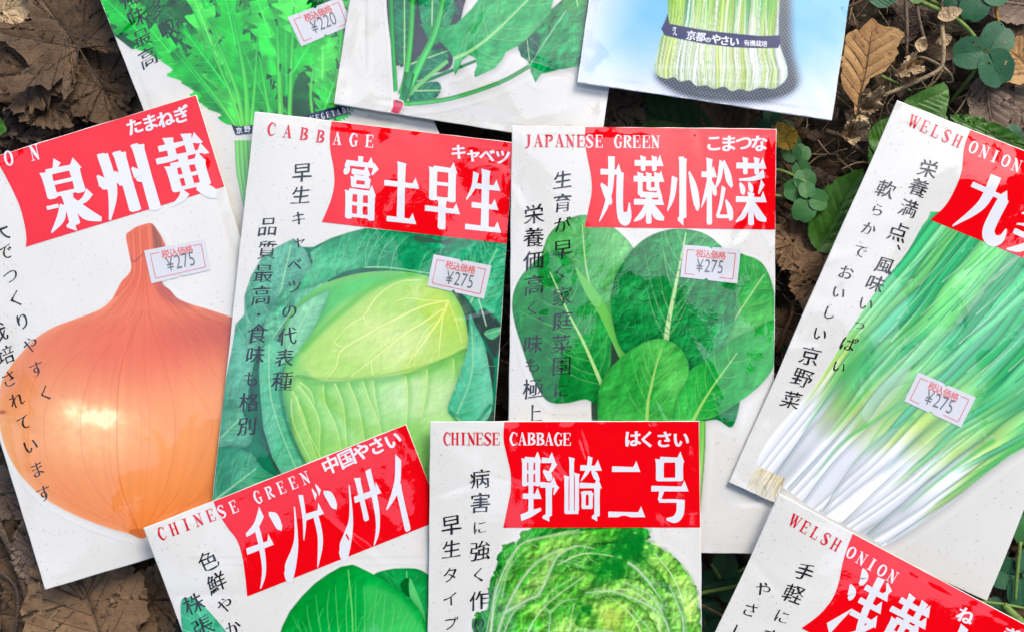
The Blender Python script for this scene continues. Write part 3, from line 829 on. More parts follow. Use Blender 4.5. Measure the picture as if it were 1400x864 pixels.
    for cx in (905, 922, 943, 965, 990, 1012, 1040):
        pt.line([(cx + 14, 84), (cx + 15, 106), (cx + 13, 121)], .5, 2.4, (110, 146, 84), .6, 1, clip=m)
    edge = m - pt.blur(m, 4) * m; pt.put(np.clip(edge, 0, 1) * m * .5, (150, 175, 150), False)
    nb = pt.poly(np.array([(904, 40), (909, 30), (913, 19), (915, 33), (935, 37), (970, 43), (1007, 47), (1040, 50), (1064, 49), (1066, 47), (1067, 58), (1064, 66), (1030, 66.5), (1000, 65), (960, 60), (930, 54), (909, 49)], float))
    pt.put(nb, np.array([14, 18, 78.]) * (.8 + .5 * pt.ns(25, 2))[..., None], False)
    pt.build('stalk_bundle_print', pk, .00006)
    ink = Ink()
    ink.font('京都の', [(945, 49), (958, 51), (968, 55)], [13.5, 13.5, 8.5], R(8), 'bold')
    ink.font('やさい', [(979, 54), (991, 56), (1004, 57.5)], 14, R(6), 'bold')
    ink.font('有機栽培', [(1021, 59), (1029, 59.5), (1037, 60), (1045, 60.5)], 8.5, R(3), 'kana')
    ink.font('きん', [(922, 40), (923, 46)], 6.5, R(5), 'kana')
    ink.build('band_lettering', pk, M_NAVYTXT, .00012, pk.root)

# --- ONION
def do_onion():
    pk = Packet([(-109, 245), (268, 130), (443, 690), (62, 806)], .0022, 41, 'seed packet with a large orange onion and a 275 yen sticker, leftmost of the packets', zc=(0, 0, -.001, 0), wrk=.00009)
    pt = Paint(-60, 290, 425, 750)
    O = [(172, 323), (178, 316), (185, 311), (196, 307), (207, 305.5), (214, 313), (222, 326), (227, 340), (226, 360), (222, 386), (233, 397), (243, 408), (262, 416), (292, 425), (322, 436), (358, 455), (388, 490), (402, 550), (392, 605), (355, 652), (300, 692), (240, 718), (212, 726), (195, 736), (176, 729), (150, 722), (105, 705), (60, 680), (25, 645), (5, 605), (-3, 560), (2, 522), (17, 497), (30, 481), (49, 462), (73, 447), (102, 436), (134, 424), (151, 411), (159, 398), (166, 385), (177, 373), (179, 362), (176, 346)]
    m = pt.poly(catmull(O, 5, True))
    Y, X = pt.Y, pt.X
    v = np.clip((Y - 400) / 330., 0, 1)
    ca = np.array([226, 120, 82.]); cb = np.array([244, 160, 104.]); cc = np.array([232, 130, 62.])
    t = np.clip((v - .14 + (pt.ns(120, 2) - .5) * .35) / .38, 0, 1)[..., None]; col = ca * (1 - t) + cb * t
    t = np.clip((v - .62) / .4, 0, 1)[..., None]; col = col * (1 - t) + cc * t
    # skin meridians run neck -> root
    cx = 199 - (Y - 420) * .02; half = np.interp(Y, [300, 400, 430, 480, 560, 640, 700, 735], [30, 60, 130, 185, 205, 180, 120, 25])
    u = (X - cx) / half
    mer = np.zeros_like(X, float); nz = pt.ns(80, 2)
    r = random.Random(2)
    for i in range(16):
        mer += np.sin(u * r.uniform(18, 75) + r.uniform(0, 6) + nz * 3) * r.uniform(.3, 1)
    fine = vnoise((pt.h, pt.w), 90, 5)
    col = col * (1 + .0035 * mer)[..., None]
    edge = np.clip(1 - np.abs(u), 0, 1) ** .5
    lft = np.clip((.25 - (u + 1)) / .25, 0, 1) * (Y > 430)
    col = col * (.90 + .10 * edge)[..., None] + np.array([6, 30, 30.]) * (lft * .5)[..., None]
    col = np.where(((Y < 425) & (Y > 290))[..., None], col, col)
    nkm = np.clip((430 - Y) / 40., 0, 1)[..., None] * .6; col = col * (1 - nkm) + np.array([218, 96, 62.]) * nkm
    rim = np.clip(1 - pt.blur(m, 9) * 1.35 + .25, 0, 1)[..., None] * (Y > 405)[..., None] * .7; col = col * (1 - rim) + np.array([244, 176, 124.]) * rim
    red = np.exp(-((X - 190) / 120.) ** 2 - ((Y - 480) / 42.) ** 2); col = col * (1 - .34 * red[..., None]) + np.array([214, 66, 52.]) * .34 * red[..., None]
    red = np.exp(-((X - 300) / 70.) ** 2 - ((Y - 455) / 30.) ** 2); col = col * (1 - .35 * red[..., None]) + np.array([150, 48, 48.]) * .35 * red[..., None]
    pt.put(m, np.clip(col, 0, 255))
    h = np.exp(-((X - 138 - (Y - 570) * .1) / 27.) ** 2 - ((Y - 571) / 12.) ** 2) + .55 * np.exp(-((X - 98) / 18.) ** 2 - ((Y - 560) / 12.) ** 2) + .35 * np.exp(-((X - 125) / 60.) ** 2 - ((Y - 585) / 42.) ** 2)
    h = np.clip(h * (.55 + .9 * pt.ns(7, 2)), 0, 1); pt.put(h * m, (255, 246, 190), False)
    for (x1, x2, a) in [(172, 160, .5), (120, 60, .2), (80, 40, .18), (210, 240, .25), (240, 330, .2), (150, 110, .25), (190, 205, .2), (260, 372, .2), (165, 150, .2), (200, 290, .18)]:
        pt.line([(198 + (x1 - 190) * .15, 425), (x1 * .5 + x2 * .5, 500), (x2, 580), (x2 * .6 + x1 * .4, 660), (193, 732)], 1.4, 1.2, (176, 62, 38), a * .75, clip=m)
    for i in range(26):
        x1 = r.uniform(-1, 1)
        pt.line([(198 + x1 * 60, 424), (198 + x1 * 168, 462), (198 + x1 * 200, 570), (195 + x1 * 150, 670), (194, 730)], 1.1, 1.0, r.choice([(255, 190, 120), (190, 80, 45)]), .10, clip=m)
    # neck folds
    for i in range(16):
        x = 178 + i * 3.1; b = 198 + (x - 198) * 3.4
        pt.line([(x, 305 + r.uniform(0, 10)), (x + 2, 350), (198 + (x - 198) * 1.1, 385), (b, 420 + abs(x - 198) * .3), (b + (b - 198) * .3, 436)], 2.2, .7, r.choice([(168, 60, 40), (150, 52, 38), (240, 150, 110)]), .26, clip=m)
    nk = pt.blur(pt.shape([(208, 306), (217, 320), (226, 350), (224, 356), (214, 352), (210, 330)]), 2); pt.put(nk * m * .6, (92, 66, 60), False)
    nk = pt.blur(pt.shape([(222, 380), (240, 398), (262, 420), (230, 412), (214, 395)]), 3); pt.put(nk * m * .5, (150, 70, 72), False)
    pt.line([(176, 352), (184, 358), (196, 348), (212, 350)], 2, 1, (120, 50, 40), .6, clip=m)
    pt.put(m * pt.shape([(176, 728), (186, 722), (205, 726), (196, 738)]) * .6, (170, 90, 50), False)
    pt.put(m * np.exp(-((X - 3) / 5.) ** 2 - ((Y - 563) / 2.5) ** 2) * .7, (120, 60, 40), False)
    a0 = pt.a.copy(); pt.shadow(a0, 5, 6, 4, .32)
    pt.build('onion_print', pk, .00006)
    w = hap(pk.H, [(-10, 214), (0, 228), (12, 250), (26, 280), (33, 305), (36, 325), (35, 338)])
    w[0][1] = .0015; pk.band(w, 0)
    ink = Ink(); ink.headline('泉州黄', (38, 231), (281, 176), (64, 322), .10); ink.latin('ONION', (-94, 240), (47, 209), 21, .62)
    ink.font('たまねぎ', [(184, 173), (205, 168), (226, 163), (248, 157)], 24, R(-16), 'bold')
    ink.build('title_lettering', pk, M_WHITE, .00017, pk.bandobj)
    ink = Ink()
    ink.font('大でつくりやすく', [(0, 318), (7, 345), (14, 377), (22, 408), (31, 439), (42, 471), (50, 504), (62, 537)], 29, R(-17), 'brush', .92)
    ink.font('栽培されています', [(-3, 455), (8, 485), (12, 517), (23, 546), (32, 577), (42, 609), (51, 641), (60, 674)], 28, R(-17), 'brush', .92)
    ink.build('description_lettering', pk, M_BLACK, .00012, pk.root)
    pk.sticker([(197, 343), (280, 327), (288, 369), (207, 388)], '275')

# --- CABBAGE
def do_cabbage():
    pk = Packet([(348, 153), (703, 195), (662, 772), (285, 731)], .0056, 53, 'seed packet with a round pale green cabbage, right of the orange onion packet', zc=(0, 0, -.001, 0), wrk=.00012)
    pt = Paint(280, 300, 712, 790)
    out = [(452, 326), (476, 318), (500, 312), (560, 318), (720, 335), (715, 480), (690, 790), (280, 790), (290, 690), (300, 600), (318, 470), (322, 443), (334, 430), (334, 405), (343, 378), (358, 352), (378, 338), (400, 327), (412, 338), (428, 338)]
    m = pt.poly(np.array(out, float)); pt.put(m, np.array([20, 118, 82.]) * (.75 + .5 * pt.ns(50, 3))[..., None])
    D1, D2 = (18, 128, 82), (60, 170, 118)
    rib = (160, 215, 160)
    # left outer leaf
    pt.leaf([(402, 326), (420, 345), (428, 370), (405, 400), (380, 440), (350, 480), (335, 560), (318, 600), (300, 640), (290, 700), (300, 560), (318, 470), (322, 443), (334, 430), (334, 405), (343, 378), (358, 352), (378, 338)], [(352, 500), (378, 420), (398, 335)], (70, 150, 120), (120, 195, 165), rib, 9, 2.5, .3, False, 60, .55, al_v=.65)
    pt.leaf([(296, 560), (315, 545), (335, 570), (345, 600), (330, 612), (305, 605)], [(300, 600), (330, 570)], (60, 140, 105), (100, 180, 145), rib, 4, 1.5, .3)
    pt.leaf([(290, 612), (320, 608), (345, 620), (360, 640), (390, 660), (420, 680), (400, 790), (285, 790)], [(285, 690), (350, 640)], (20, 120, 80), (80, 170, 130), rib, 5, 2, .3, False)
    # dark hollows
    hol = pt.blur(pt.shape([(358, 560), (360, 520), (372, 472), (388, 434), (412, 404), (450, 384), (500, 370), (560, 374), (604, 384), (636, 408), (664, 450), (640, 470), (600, 440), (500, 410), (420, 450), (385, 520), (384, 600), (404, 670), (376, 640), (362, 600)]), 1)
    pt.put(hol, np.array([56, 84, 76.]) * (.6 + .8 * pt.ns(12, 3))[..., None])
    for P, w in (([(372, 446), (360, 476), (348, 520), (344, 560)], 7), ([(352, 600), (372, 620), (392, 652)], 9), ([(346, 540), (352, 575), (362, 600)], 5), ([(336, 470), (350, 455), (366, 440)], 3)):
        pt.line(P, 2, w, (46, 70, 64), .8, 2)
    pt.leaf([(384, 400), (408, 384), (430, 372), (444, 380), (428, 396), (408, 414), (392, 440), (376, 470), (362, 486), (352, 480), (362, 440)], [(360, 480), (430, 380)], (44, 138, 98), (116, 196, 152), rib, 6, 1.6, .5, False, 60, .3)
    # top outer leaves
    pt.leaf([(424, 345), (436, 338), (452, 326), (476, 318), (500, 312), (545, 316), (575, 330), (600, 345), (606, 365), (600, 376), (560, 372), (528, 368), (496, 366), (470, 372), (448, 384), (434, 395), (415, 402), (404, 395), (418, 375), (428, 360)], [(430, 400), (500, 366), (600, 376)], (20, 140, 86), (80, 182, 128), rib, 11, 2, .35, False, 75, .42, al_v=.9)
    pt.leaf([(545, 316), (600, 322), (715, 335), (712, 470), (690, 480), (665, 450), (640, 410), (606, 378), (604, 350), (575, 330)], [(640, 420), (680, 340)], (22, 140, 92), (70, 178, 130), rib, 8, 2.5, .5, False, al_v=.8)
    pt.put(pt.shape([(566, 322), (590, 326), (602, 332), (580, 332), (570, 330)]), (50, 90, 70))
    pt.put(pt.shape([(600, 330), (625, 326), (612, 336)]), (50, 90, 70))
    pt.leaf([(404, 400), (430, 392), (448, 384), (440, 400), (420, 420), (405, 420)], [(408, 418), (440, 388)], (60, 150, 110), (110, 190, 150), rib, 3, 1.5, .3)
    # right side folded leaves
    pt.leaf([(660, 445), (680, 455), (690, 480), (690, 640), (640, 700), (600, 790), (690, 790), (712, 470)], [(650, 700), (690, 470)], (0, 125, 80), (25, 150, 100), rib, 7, 2, .4, False)
    for P in ([(655, 425), (664, 423), (686, 445), (684, 470), (676, 490), (662, 462), (654, 440)], [(664, 480), (676, 498), (672, 540), (662, 520)], [(640, 610), (664, 582), (672, 560), (676, 575), (660, 615)]):
        pt.put(pt.blur(pt.shape(P), 1), (52, 68, 66))
    pt.line([(654, 408), (660, 428), (665, 446)], 2, 1.5, (170, 220, 180)); pt.leaf([(662, 455), (675, 448), (688, 448), (684, 456), (672, 464)], [(662, 458), (686, 450)], (70, 170, 120), (120, 205, 150), rib, 2, 1, .2)
    # head
    Hh = [(394, 434), (409, 412), (438, 391), (470, 379), (505, 372), (545, 371), (582, 377), (610, 391), (627, 413), (637, 438), (641, 470), (650, 520), (652, 570), (640, 620), (610, 670), (560, 720), (480, 730), (430, 690), (400, 640), (386, 590), (380, 540), (378, 500), (384, 465)]
    mh = pt.shape(Hh); pt.shadow(mh, 0, 0, 6, .5, (30, 50, 45))
    fi = pt.ns(9, 3); emb = np.clip((fi - np.roll(fi, (2, 2), (0, 1))) * .16, -.05, .05)[..., None]
    g = np.clip(((pt.X - 520) / 150.) ** 2 + ((pt.Y - 500) / 150.) ** 2, 0, 1)[..., None]
    pt.put(mh, (np.array([176, 212, 110.]) * (1 - g) + np.array([92, 182, 92.]) * g) * (.93 + .14 * pt.ns(40, 3))[..., None])
    # green shoulder
    sh = pt.blur(pt.shape([(396, 438), (412, 418), (440, 398), (470, 386), (505, 378), (560, 378), (520, 388), (470, 412), (440, 440), (415, 470), (400, 500), (380, 500)]), 4) * mh
    pt.put(sh * .9, (1 + emb) * np.array([74, 178, 92.]) * (.9 + .25 * pt.ns(30, 2))[..., None], False)
    lf = pt.leaf([(396, 438), (404, 424), (425, 408), (452, 396), (440, 425), (425, 455), (408, 480), (396, 492), (382, 490), (386, 462)], [(388, 488), (430, 408)], (86, 176, 130), (140, 205, 160), rib, 5, 1.6, .2, False, al_v=.5)
    # inner veined leaf
    In = [(412, 492), (424, 472), (450, 448), (478, 426), (503, 404), (535, 387), (572, 380), (600, 388), (620, 409), (633, 436), (641, 472), (612, 488), (580, 500), (550, 510), (500, 516), (455, 520), (430, 516)]
    mi = pt.shape(In)
    lo = pt.ns(45, 3); t = np.clip(.25 + lo * .6 + np.clip(1 - ((pt.X - 540) / 80.) ** 2 - ((pt.Y - 470) / 45.) ** 2, 0, 1) * .45, 0, 1)[..., None]
    mi = np.where(pt.Y + (pt.X - 520) * .35 < 470, pt.blur(mi, 7), pt.blur(mi, 1)); pt.put(mi, (np.array([146, 204, 78.]) * (1 - t) + np.array([200, 224, 140.]) * t) * (1 + emb))
    pt.line([(412, 480), (440, 450), (475, 420), (505, 396), (540, 380), (575, 376)], 7, 5, (84, 178, 62), .75, 2, clip=mh)
    vn = (236, 240, 160)
    F0 = (613, 411)
    for P, w in (([F0, (604, 432), (584, 461), (553, 504)], 5), ([F0, (580, 418), (540, 436), (500, 458), (466, 480), (460, 500), (446, 518)], 2.6), ([(606, 422), (580, 440), (555, 455), (530, 475), (508, 492), (480, 514)], 2.6), ([(606, 430), (602, 460), (600, 488)], 2.4), ([F0, (624, 440), (632, 470)], 1.2),
                 ([F0, (590, 411), (558, 408), (540, 412)], 1.5), ([(575, 383), (545, 386), (516, 405), (497, 432), (478, 444), (457, 467)], 2), ([(497, 432), (503, 445), (520, 446), (560, 428)], 1.3), ([(457, 467), (462, 472), (470, 474)], 1.2), ([(530, 475), (522, 466), (512, 470)], 1.1), ([(508, 492), (508, 505), (512, 514)], 1.2), ([(596, 440), (580, 455), (562, 488)], 1.6), ([(590, 452), (572, 470), (566, 500)], 1.2)):
        pt.line(P, w * 1.7, .8, (120, 185, 60), .35, 1, clip=mi); pt.line(P, w, .8, vn, .95, clip=mi)
    yl = np.exp(-((pt.X - 605) / 26.) ** 2 - ((pt.Y - 425) / 26.) ** 2) * mi; pt.put(yl * .4, (214, 226, 90), False)
    # front wrapping leaf
    Fr = [(398, 520), (412, 512), (432, 518), (455, 521), (500, 517), (550, 511), (580, 501), (612, 488), (641, 477), (650, 520), (652, 570), (640, 620), (610, 670), (560, 720), (480, 730), (430, 690), (405, 640), (400, 600), (396, 560)]
    mf = pt.poly(catmull(Fr, 4, True))
    lo = pt.ns(70, 3); t = np.clip(.15 + lo * .7 + np.exp(-((pt.X - 575) / 55.) ** 2 - ((pt.Y - 540) / 32.) ** 2) * .9, 0, 1)[..., None]
    e = np.clip(pt.blur(mf, 8) * 1.3 - .2, 0, 1)[..., None]
    c = (np.array([98, 188, 66.]) * (1 - t) + np.array([186, 224, 160.]) * t); pt.put(mf, c * (.78 + .22 * e) * (1 + emb))
    pt.line([(412, 516), (432, 524), (500, 523), (580, 507), (641, 483)], 9, 8, (70, 168, 62), .35, 2, clip=mf); pt.line([(404, 514), (432, 517), (500, 516), (580, 500), (641, 476)], 3, 2, (60, 120, 40), .3, 1, clip=mh)
    for P in ([(442, 526), (444, 549), (461, 588), (470, 640)], [(458, 524), (469, 554), (473, 599), (476, 650)], [(476, 522), (489, 554), (497, 596), (505, 650)], [(496, 521), (506, 550), (519, 582), (530, 640)], [(510, 520), (513, 545), (520, 575)], [(554, 514), (557, 538), (555, 580), (552, 640)], [(584, 504), (583, 530), (576, 570)], [(408, 527), (425, 549), (437, 579), (437, 620), (450, 670)], [(400, 534), (414, 566), (424, 600), (440, 650)], [(410, 522), (424, 534), (430, 552)], [(620, 490), (621, 515)]):
        pt.line([(x + 3, y) for x, y in P], 6, 3, (70, 160, 56), .35, 2, clip=mf); pt.line([(x - 3, y) for x, y in P], 6, 3, (190, 228, 130), .35, 2, clip=mf); pt.line(P, 1.7, .7, (208, 236, 140), .8, clip=mf)
    # left wrapping rim
    mr = pt.leaf([(358, 478), (370, 462), (388, 470), (390, 490), (384, 520), (390, 556), (402, 600), (420, 640), (446, 690), (420, 700), (396, 668), (372, 625), (360, 585), (356, 540), (354, 505)], [(368, 470), (370, 540), (392, 610), (430, 690)], (60, 160, 115), (110, 198, 155), rib, 9, 1.5, .25, False, 70, .12, al_v=.7)
    pt.line([(388, 500), (384, 540), (396, 590), (420, 640), (446, 690)], 3, 5, (40, 105, 75), .7, 1)
    for P in ([(398, 545), (402, 580), (425, 630), (450, 680)], [(406, 540), (412, 570), (436, 620), (462, 680)]):
        pt.line(P, 1.8, 1, (190, 230, 150), .8)
    # right folded pale leaf
    pt.leaf([(632, 500), (640, 470), (642, 430), (650, 445), (662, 470), (670, 510), (674, 545), (668, 570), (650, 582), (628, 572), (612, 560), (622, 530)], [(625, 565), (645, 510), (645, 445)], (70, 175, 135), (130, 212, 178), rib, 6, 1.5, .2, True, 60, .4)
    pt.line([(614, 562), (640, 585), (672, 552)], 3, 5, (30, 120, 80), .8, 1)
    rr_ = random.Random(77)
    outer = np.clip(m - pt.blur(mh, 1), 0, 1)
    for i in range(150):
        x = rr_.uniform(300, 700); y = rr_.uniform(322, 700); a0 = rr_.uniform(0, 6.28); q = [(x, y)]
        for k_ in range(3): a0 += rr_.uniform(-.7, .7); x += math.cos(a0) * 7; y += math.sin(a0) * 7; q.append((x, y))
        pt.line([(u_ + 1.5, v_ + 1.5) for u_, v_ in q], 2.2, 1, (14, 88, 60), .35, 1, clip=outer); pt.line(q, 1.1, .6, (150, 214, 170), .42, clip=outer)
    for i in range(0):
        x = rr_.uniform(400, 640); y = rr_.uniform(400, 680); a0 = rr_.choice([1.4, 2.6, .6]) + rr_.uniform(-.4, .4); q = [(x, y)]
        for k_ in range(3): a0 += rr_.uniform(-.4, .4); x += math.cos(a0) * 7; y += math.sin(a0) * 7; q.append((x, y))
        pt.line(q, 1.0, .6, (206, 232, 140), .4, clip=mh)
    pt.build('cabbage_print', pk, .00006)
    w = hap(pk.H, [(453.6, 165), (451, 185), (451.5, 205), (456, 230), (457, 252), (452, 275), (440, 304)]); w[0][1] = .0015
    pk.band(w, 0)
    ink = Ink(); ink.headline('富士早生', (465, 213), (690, 236), (463, 298), .12)
    ink.latin('AGE', (461, 190), (505, 193.5), 17, .74)
    ink.font('キャベツ', [(627, 208), (647, 211), (666, 213), (687, 215)], 22, R(7), 'bold')
    ink.build('title_lettering', pk, M_WHITE, .00017, pk.bandobj)
    ink = Ink(); ink.latin('CABB', (371, 177), (438, 187), 17, .74); ink.build('crop_name_lettering', pk, M_REDTXT, .00012, pk.root)
    ink = Ink()
    ink.font('早生キャベツの代表種', [(413, 236), (411, 267), (408, 299), (409, 330), (403, 362), (402, 392), (396, 425), (393, 459), (389, 489), (386, 521)], [28, 28, 25, 22, 26, 26, 26, 27, 28, 29], R(5), 'brush')
    ink.font('品質最高・食味も格別', [(366, 310), (365, 342), (360, 374), (357, 404), (354, 430), (352, 456), (349, 485), (343, 518), (341, 549), (338, 582)], [28, 29, 29, 28, 24, 28, 28, 26, 29, 29], R(5), 'brush')
    ink.build('description_lettering', pk, M_BLACK, .00012, pk.root)
    pk.sticker([(593, 348), (672, 363.6), (661.7, 409), (584, 391)], '275')

# --- KOMATSUNA
def do_komatsuna():
    pk = Packet([(700, 172), (1061.5, 176.5), (1056, 757), (694, 752)], .0066, 67, 'seed packet with broad dark green komatsuna leaves, right of the cabbage packet', zc=(0, 0, .001, .001), wrk=.00012)
    pt = Paint(690, 285, 1066, 700)
    rib = (176, 215, 140)
    for P in ([(808, 545), (838, 560), (850, 700), (826, 700)], ):
        pt.put(pt.shape(P), (52, 76, 62))
    pt.leaf([(900, 480), (1000, 460), (1030, 470), (1000, 510), (960, 560), (900, 600)], [(900, 590), (1000, 470)], (10, 90, 45), (20, 110, 60), rib, 3, 2, .4)
    pt.leaf([(742, 360), (746, 330), (760, 310), (780, 298), (800, 294), (822, 300), (845, 316), (864, 336), (878, 365), (878, 410), (862, 470), (845, 482), (815, 430), (775, 385)], [(846, 470), (815, 410), (802, 370), (796, 306)], (62, 158, 76), (108, 190, 108), rib, 6, 4, .3)
    pt.leaf([(1000, 352), (1022, 350), (1042, 360), (1054, 382), (1060, 410), (1060, 440), (1040, 455), (1010, 470), (985, 470), (995, 430)], [(985, 468), (1015, 420), (1045, 375)], (34, 138, 62), (84, 182, 92), rib, 6, 2.4, .3)
    m2 = pt.leaf([(752, 344), (772, 348), (790, 372), (812, 402), (832, 440), (848, 478), (852, 496), (838, 512), (824, 530), (818, 552), (800, 546), (775, 551), (750, 549), (735, 530), (722, 500), (712, 470), (703, 440), (700, 412), (708, 385), (728, 360)], [(826, 534), (812, 500), (795, 462), (778, 430), (752, 372)], (12, 116, 44), (36, 156, 66), (186, 222, 140), 8, 5.5, .35, vlen=.42)
    pt.put(pt.blur(pt.shape([(838, 455), (858, 490), (846, 520), (836, 500)]), 1), (44, 66, 54))
    pt.put(pt.shape([(786, 366), (800, 380), (822, 408), (842, 446), (856, 484), (850, 494), (838, 470), (820, 432), (800, 400)]), (104, 190, 84))
    m3 = pt.leaf([(836, 420), (838, 390), (848, 366), (866, 340), (888, 323), (915, 314), (942, 314), (968, 322), (990, 342), (1000, 366), (1006, 400), (1004, 438), (990, 470), (965, 498), (938, 514), (905, 500), (872, 492), (850, 478), (840, 450)], [(910, 470), (914, 440), (922, 400), (930, 360), (938, 318)], (14, 118, 50), (44, 156, 80), (196, 224, 160), 7, 8, .6, vang=42, vlen=.5)
    r3 = random.Random(6)
    for i in range(120):                        # net of small veins
        x = r3.uniform(842, 1000); y = r3.uniform(322, 505); a0 = r3.choice([.5, 2.4, 1.2]) + r3.uniform(-.4, .4); q = [(x, y)]
        for k_ in range(3): a0 += r3.uniform(-.6, .6); x += math.cos(a0) * 6; y += math.sin(a0) * 6; q.append((x, y))
        pt.line([(u_ + 1.3, v_ + 1.3) for u_, v_ in q], 1.8, 1, (0, 66, 34), .5, clip=m3); pt.line(q, 1.1, .6, (96, 186, 124), .45, clip=m3)
    pt.leaf([(1010, 560), (1012, 530), (1000, 520), (960, 545), (950, 575), (980, 574), (1000, 584)], [(960, 570), (1008, 540)], (4, 104, 50), (16, 130, 62), rib, 3, 2, .4)
    sh = pt.blur(pt.shape([(905, 480), (945, 500), (950, 520), (930, 560), (915, 590), (925, 520)]), 4); pt.put(sh * .7, (6, 70, 40))
    m6 = pt.leaf([(920, 540), (926, 522), (945, 505), (975, 484), (1005, 462), (1035, 448), (1060, 440), (1060, 490), (1052, 512), (1030, 535), (1000, 556), (975, 570), (950, 580), (940, 610), (924, 600), (918, 565)], [(936, 600), (952, 566), (972, 532), (1008, 482)], (22, 146, 52), (62, 184, 80), (160, 210, 110), 8, 5.5, .3, vlen=.38)
    m5 = pt.leaf([(817, 552), (820, 528), (832, 506), (852, 486), (880, 468), (905, 463), (926, 472), (940, 492), (940, 516), (924, 545), (920, 575), (924, 610), (880, 640), (840, 620), (820, 585)], [(884, 640), (885, 560), (890, 530), (897, 500), (905, 475)], (40, 152, 58), (84, 188, 84), (160, 210, 110), 7, 5, .35, vang=40, vlen=.36)
    pt.tube([(960, 575), (958, 620), (950, 700)], [10, 12, 16], [(0, (110, 190, 80)), (1, (190, 220, 150))])
    pt.tube([(884, 600), (884, 700)], [9, 18], [(0, (150, 205, 90)), (1, (190, 220, 150))])
    pt.tube([(934, 600), (920, 700)], [9, 18], [(0, (150, 205, 90)), (1, (190, 220, 150))])
    a0 = pt.a.copy(); pt.shadow(a0, 3, 6, 5, .35)
    pt.build('leaf_print', pk, .00006)
    w = hap(pk.H, [(800.5, 174), (800, 195), (803, 215), (808, 240), (809, 262), (805, 285), (799, 311)]); w[0][1] = .0015
    pk.band(w, 0)
    ink = Ink(); ink.headline('丸葉小松菜', (817, 214), (1050, 217), (817, 304), .08)
    ink.latin('SE GREEN', (806, 193.5), (896, 194.5), 17, .72)
    ink.font('こまつな', [(976, 196), (996, 196.5), (1017, 195.5), (1038, 196.5)], 24, R(1), 'bold')
    ink.build('title_lettering', pk, M_WHITE, .00017, pk.bandobj)
    ink = Ink(); ink.latin('JAPANE', (721.5, 193), (794, 193.3), 17, .78); ink.build('crop_name_lettering', pk, M_REDTXT, .00012, pk.root)
    ink = Ink()
    ink.font('生育が早く家庭菜園に', [(769, 246), (769, 278), (769, 308), (769, 341), (767, 371), (769, 405), (769, 438), (768, 470), (768, 500), (767, 533)], [28, 29, 27, 29, 27, 29, 28, 29, 29, 26], R(1), 'brush')
    ink.font('栄養価高く、味も極上', [(730, 293), (730, 325), (730, 356), (730, 390), (728, 421), (738, 436), (729, 470), (728, 499), (729, 531), (729, 565)], [29, 29, 29, 29, 26, 26, 29, 26, 30, 27], R(1), 'brush')
    ink.build('description_lettering', pk, M_BLACK, .00012, pk.root)
    pk.sticker([(934.6, 335), (1013, 341), (1008, 388), (930, 379)], '275')

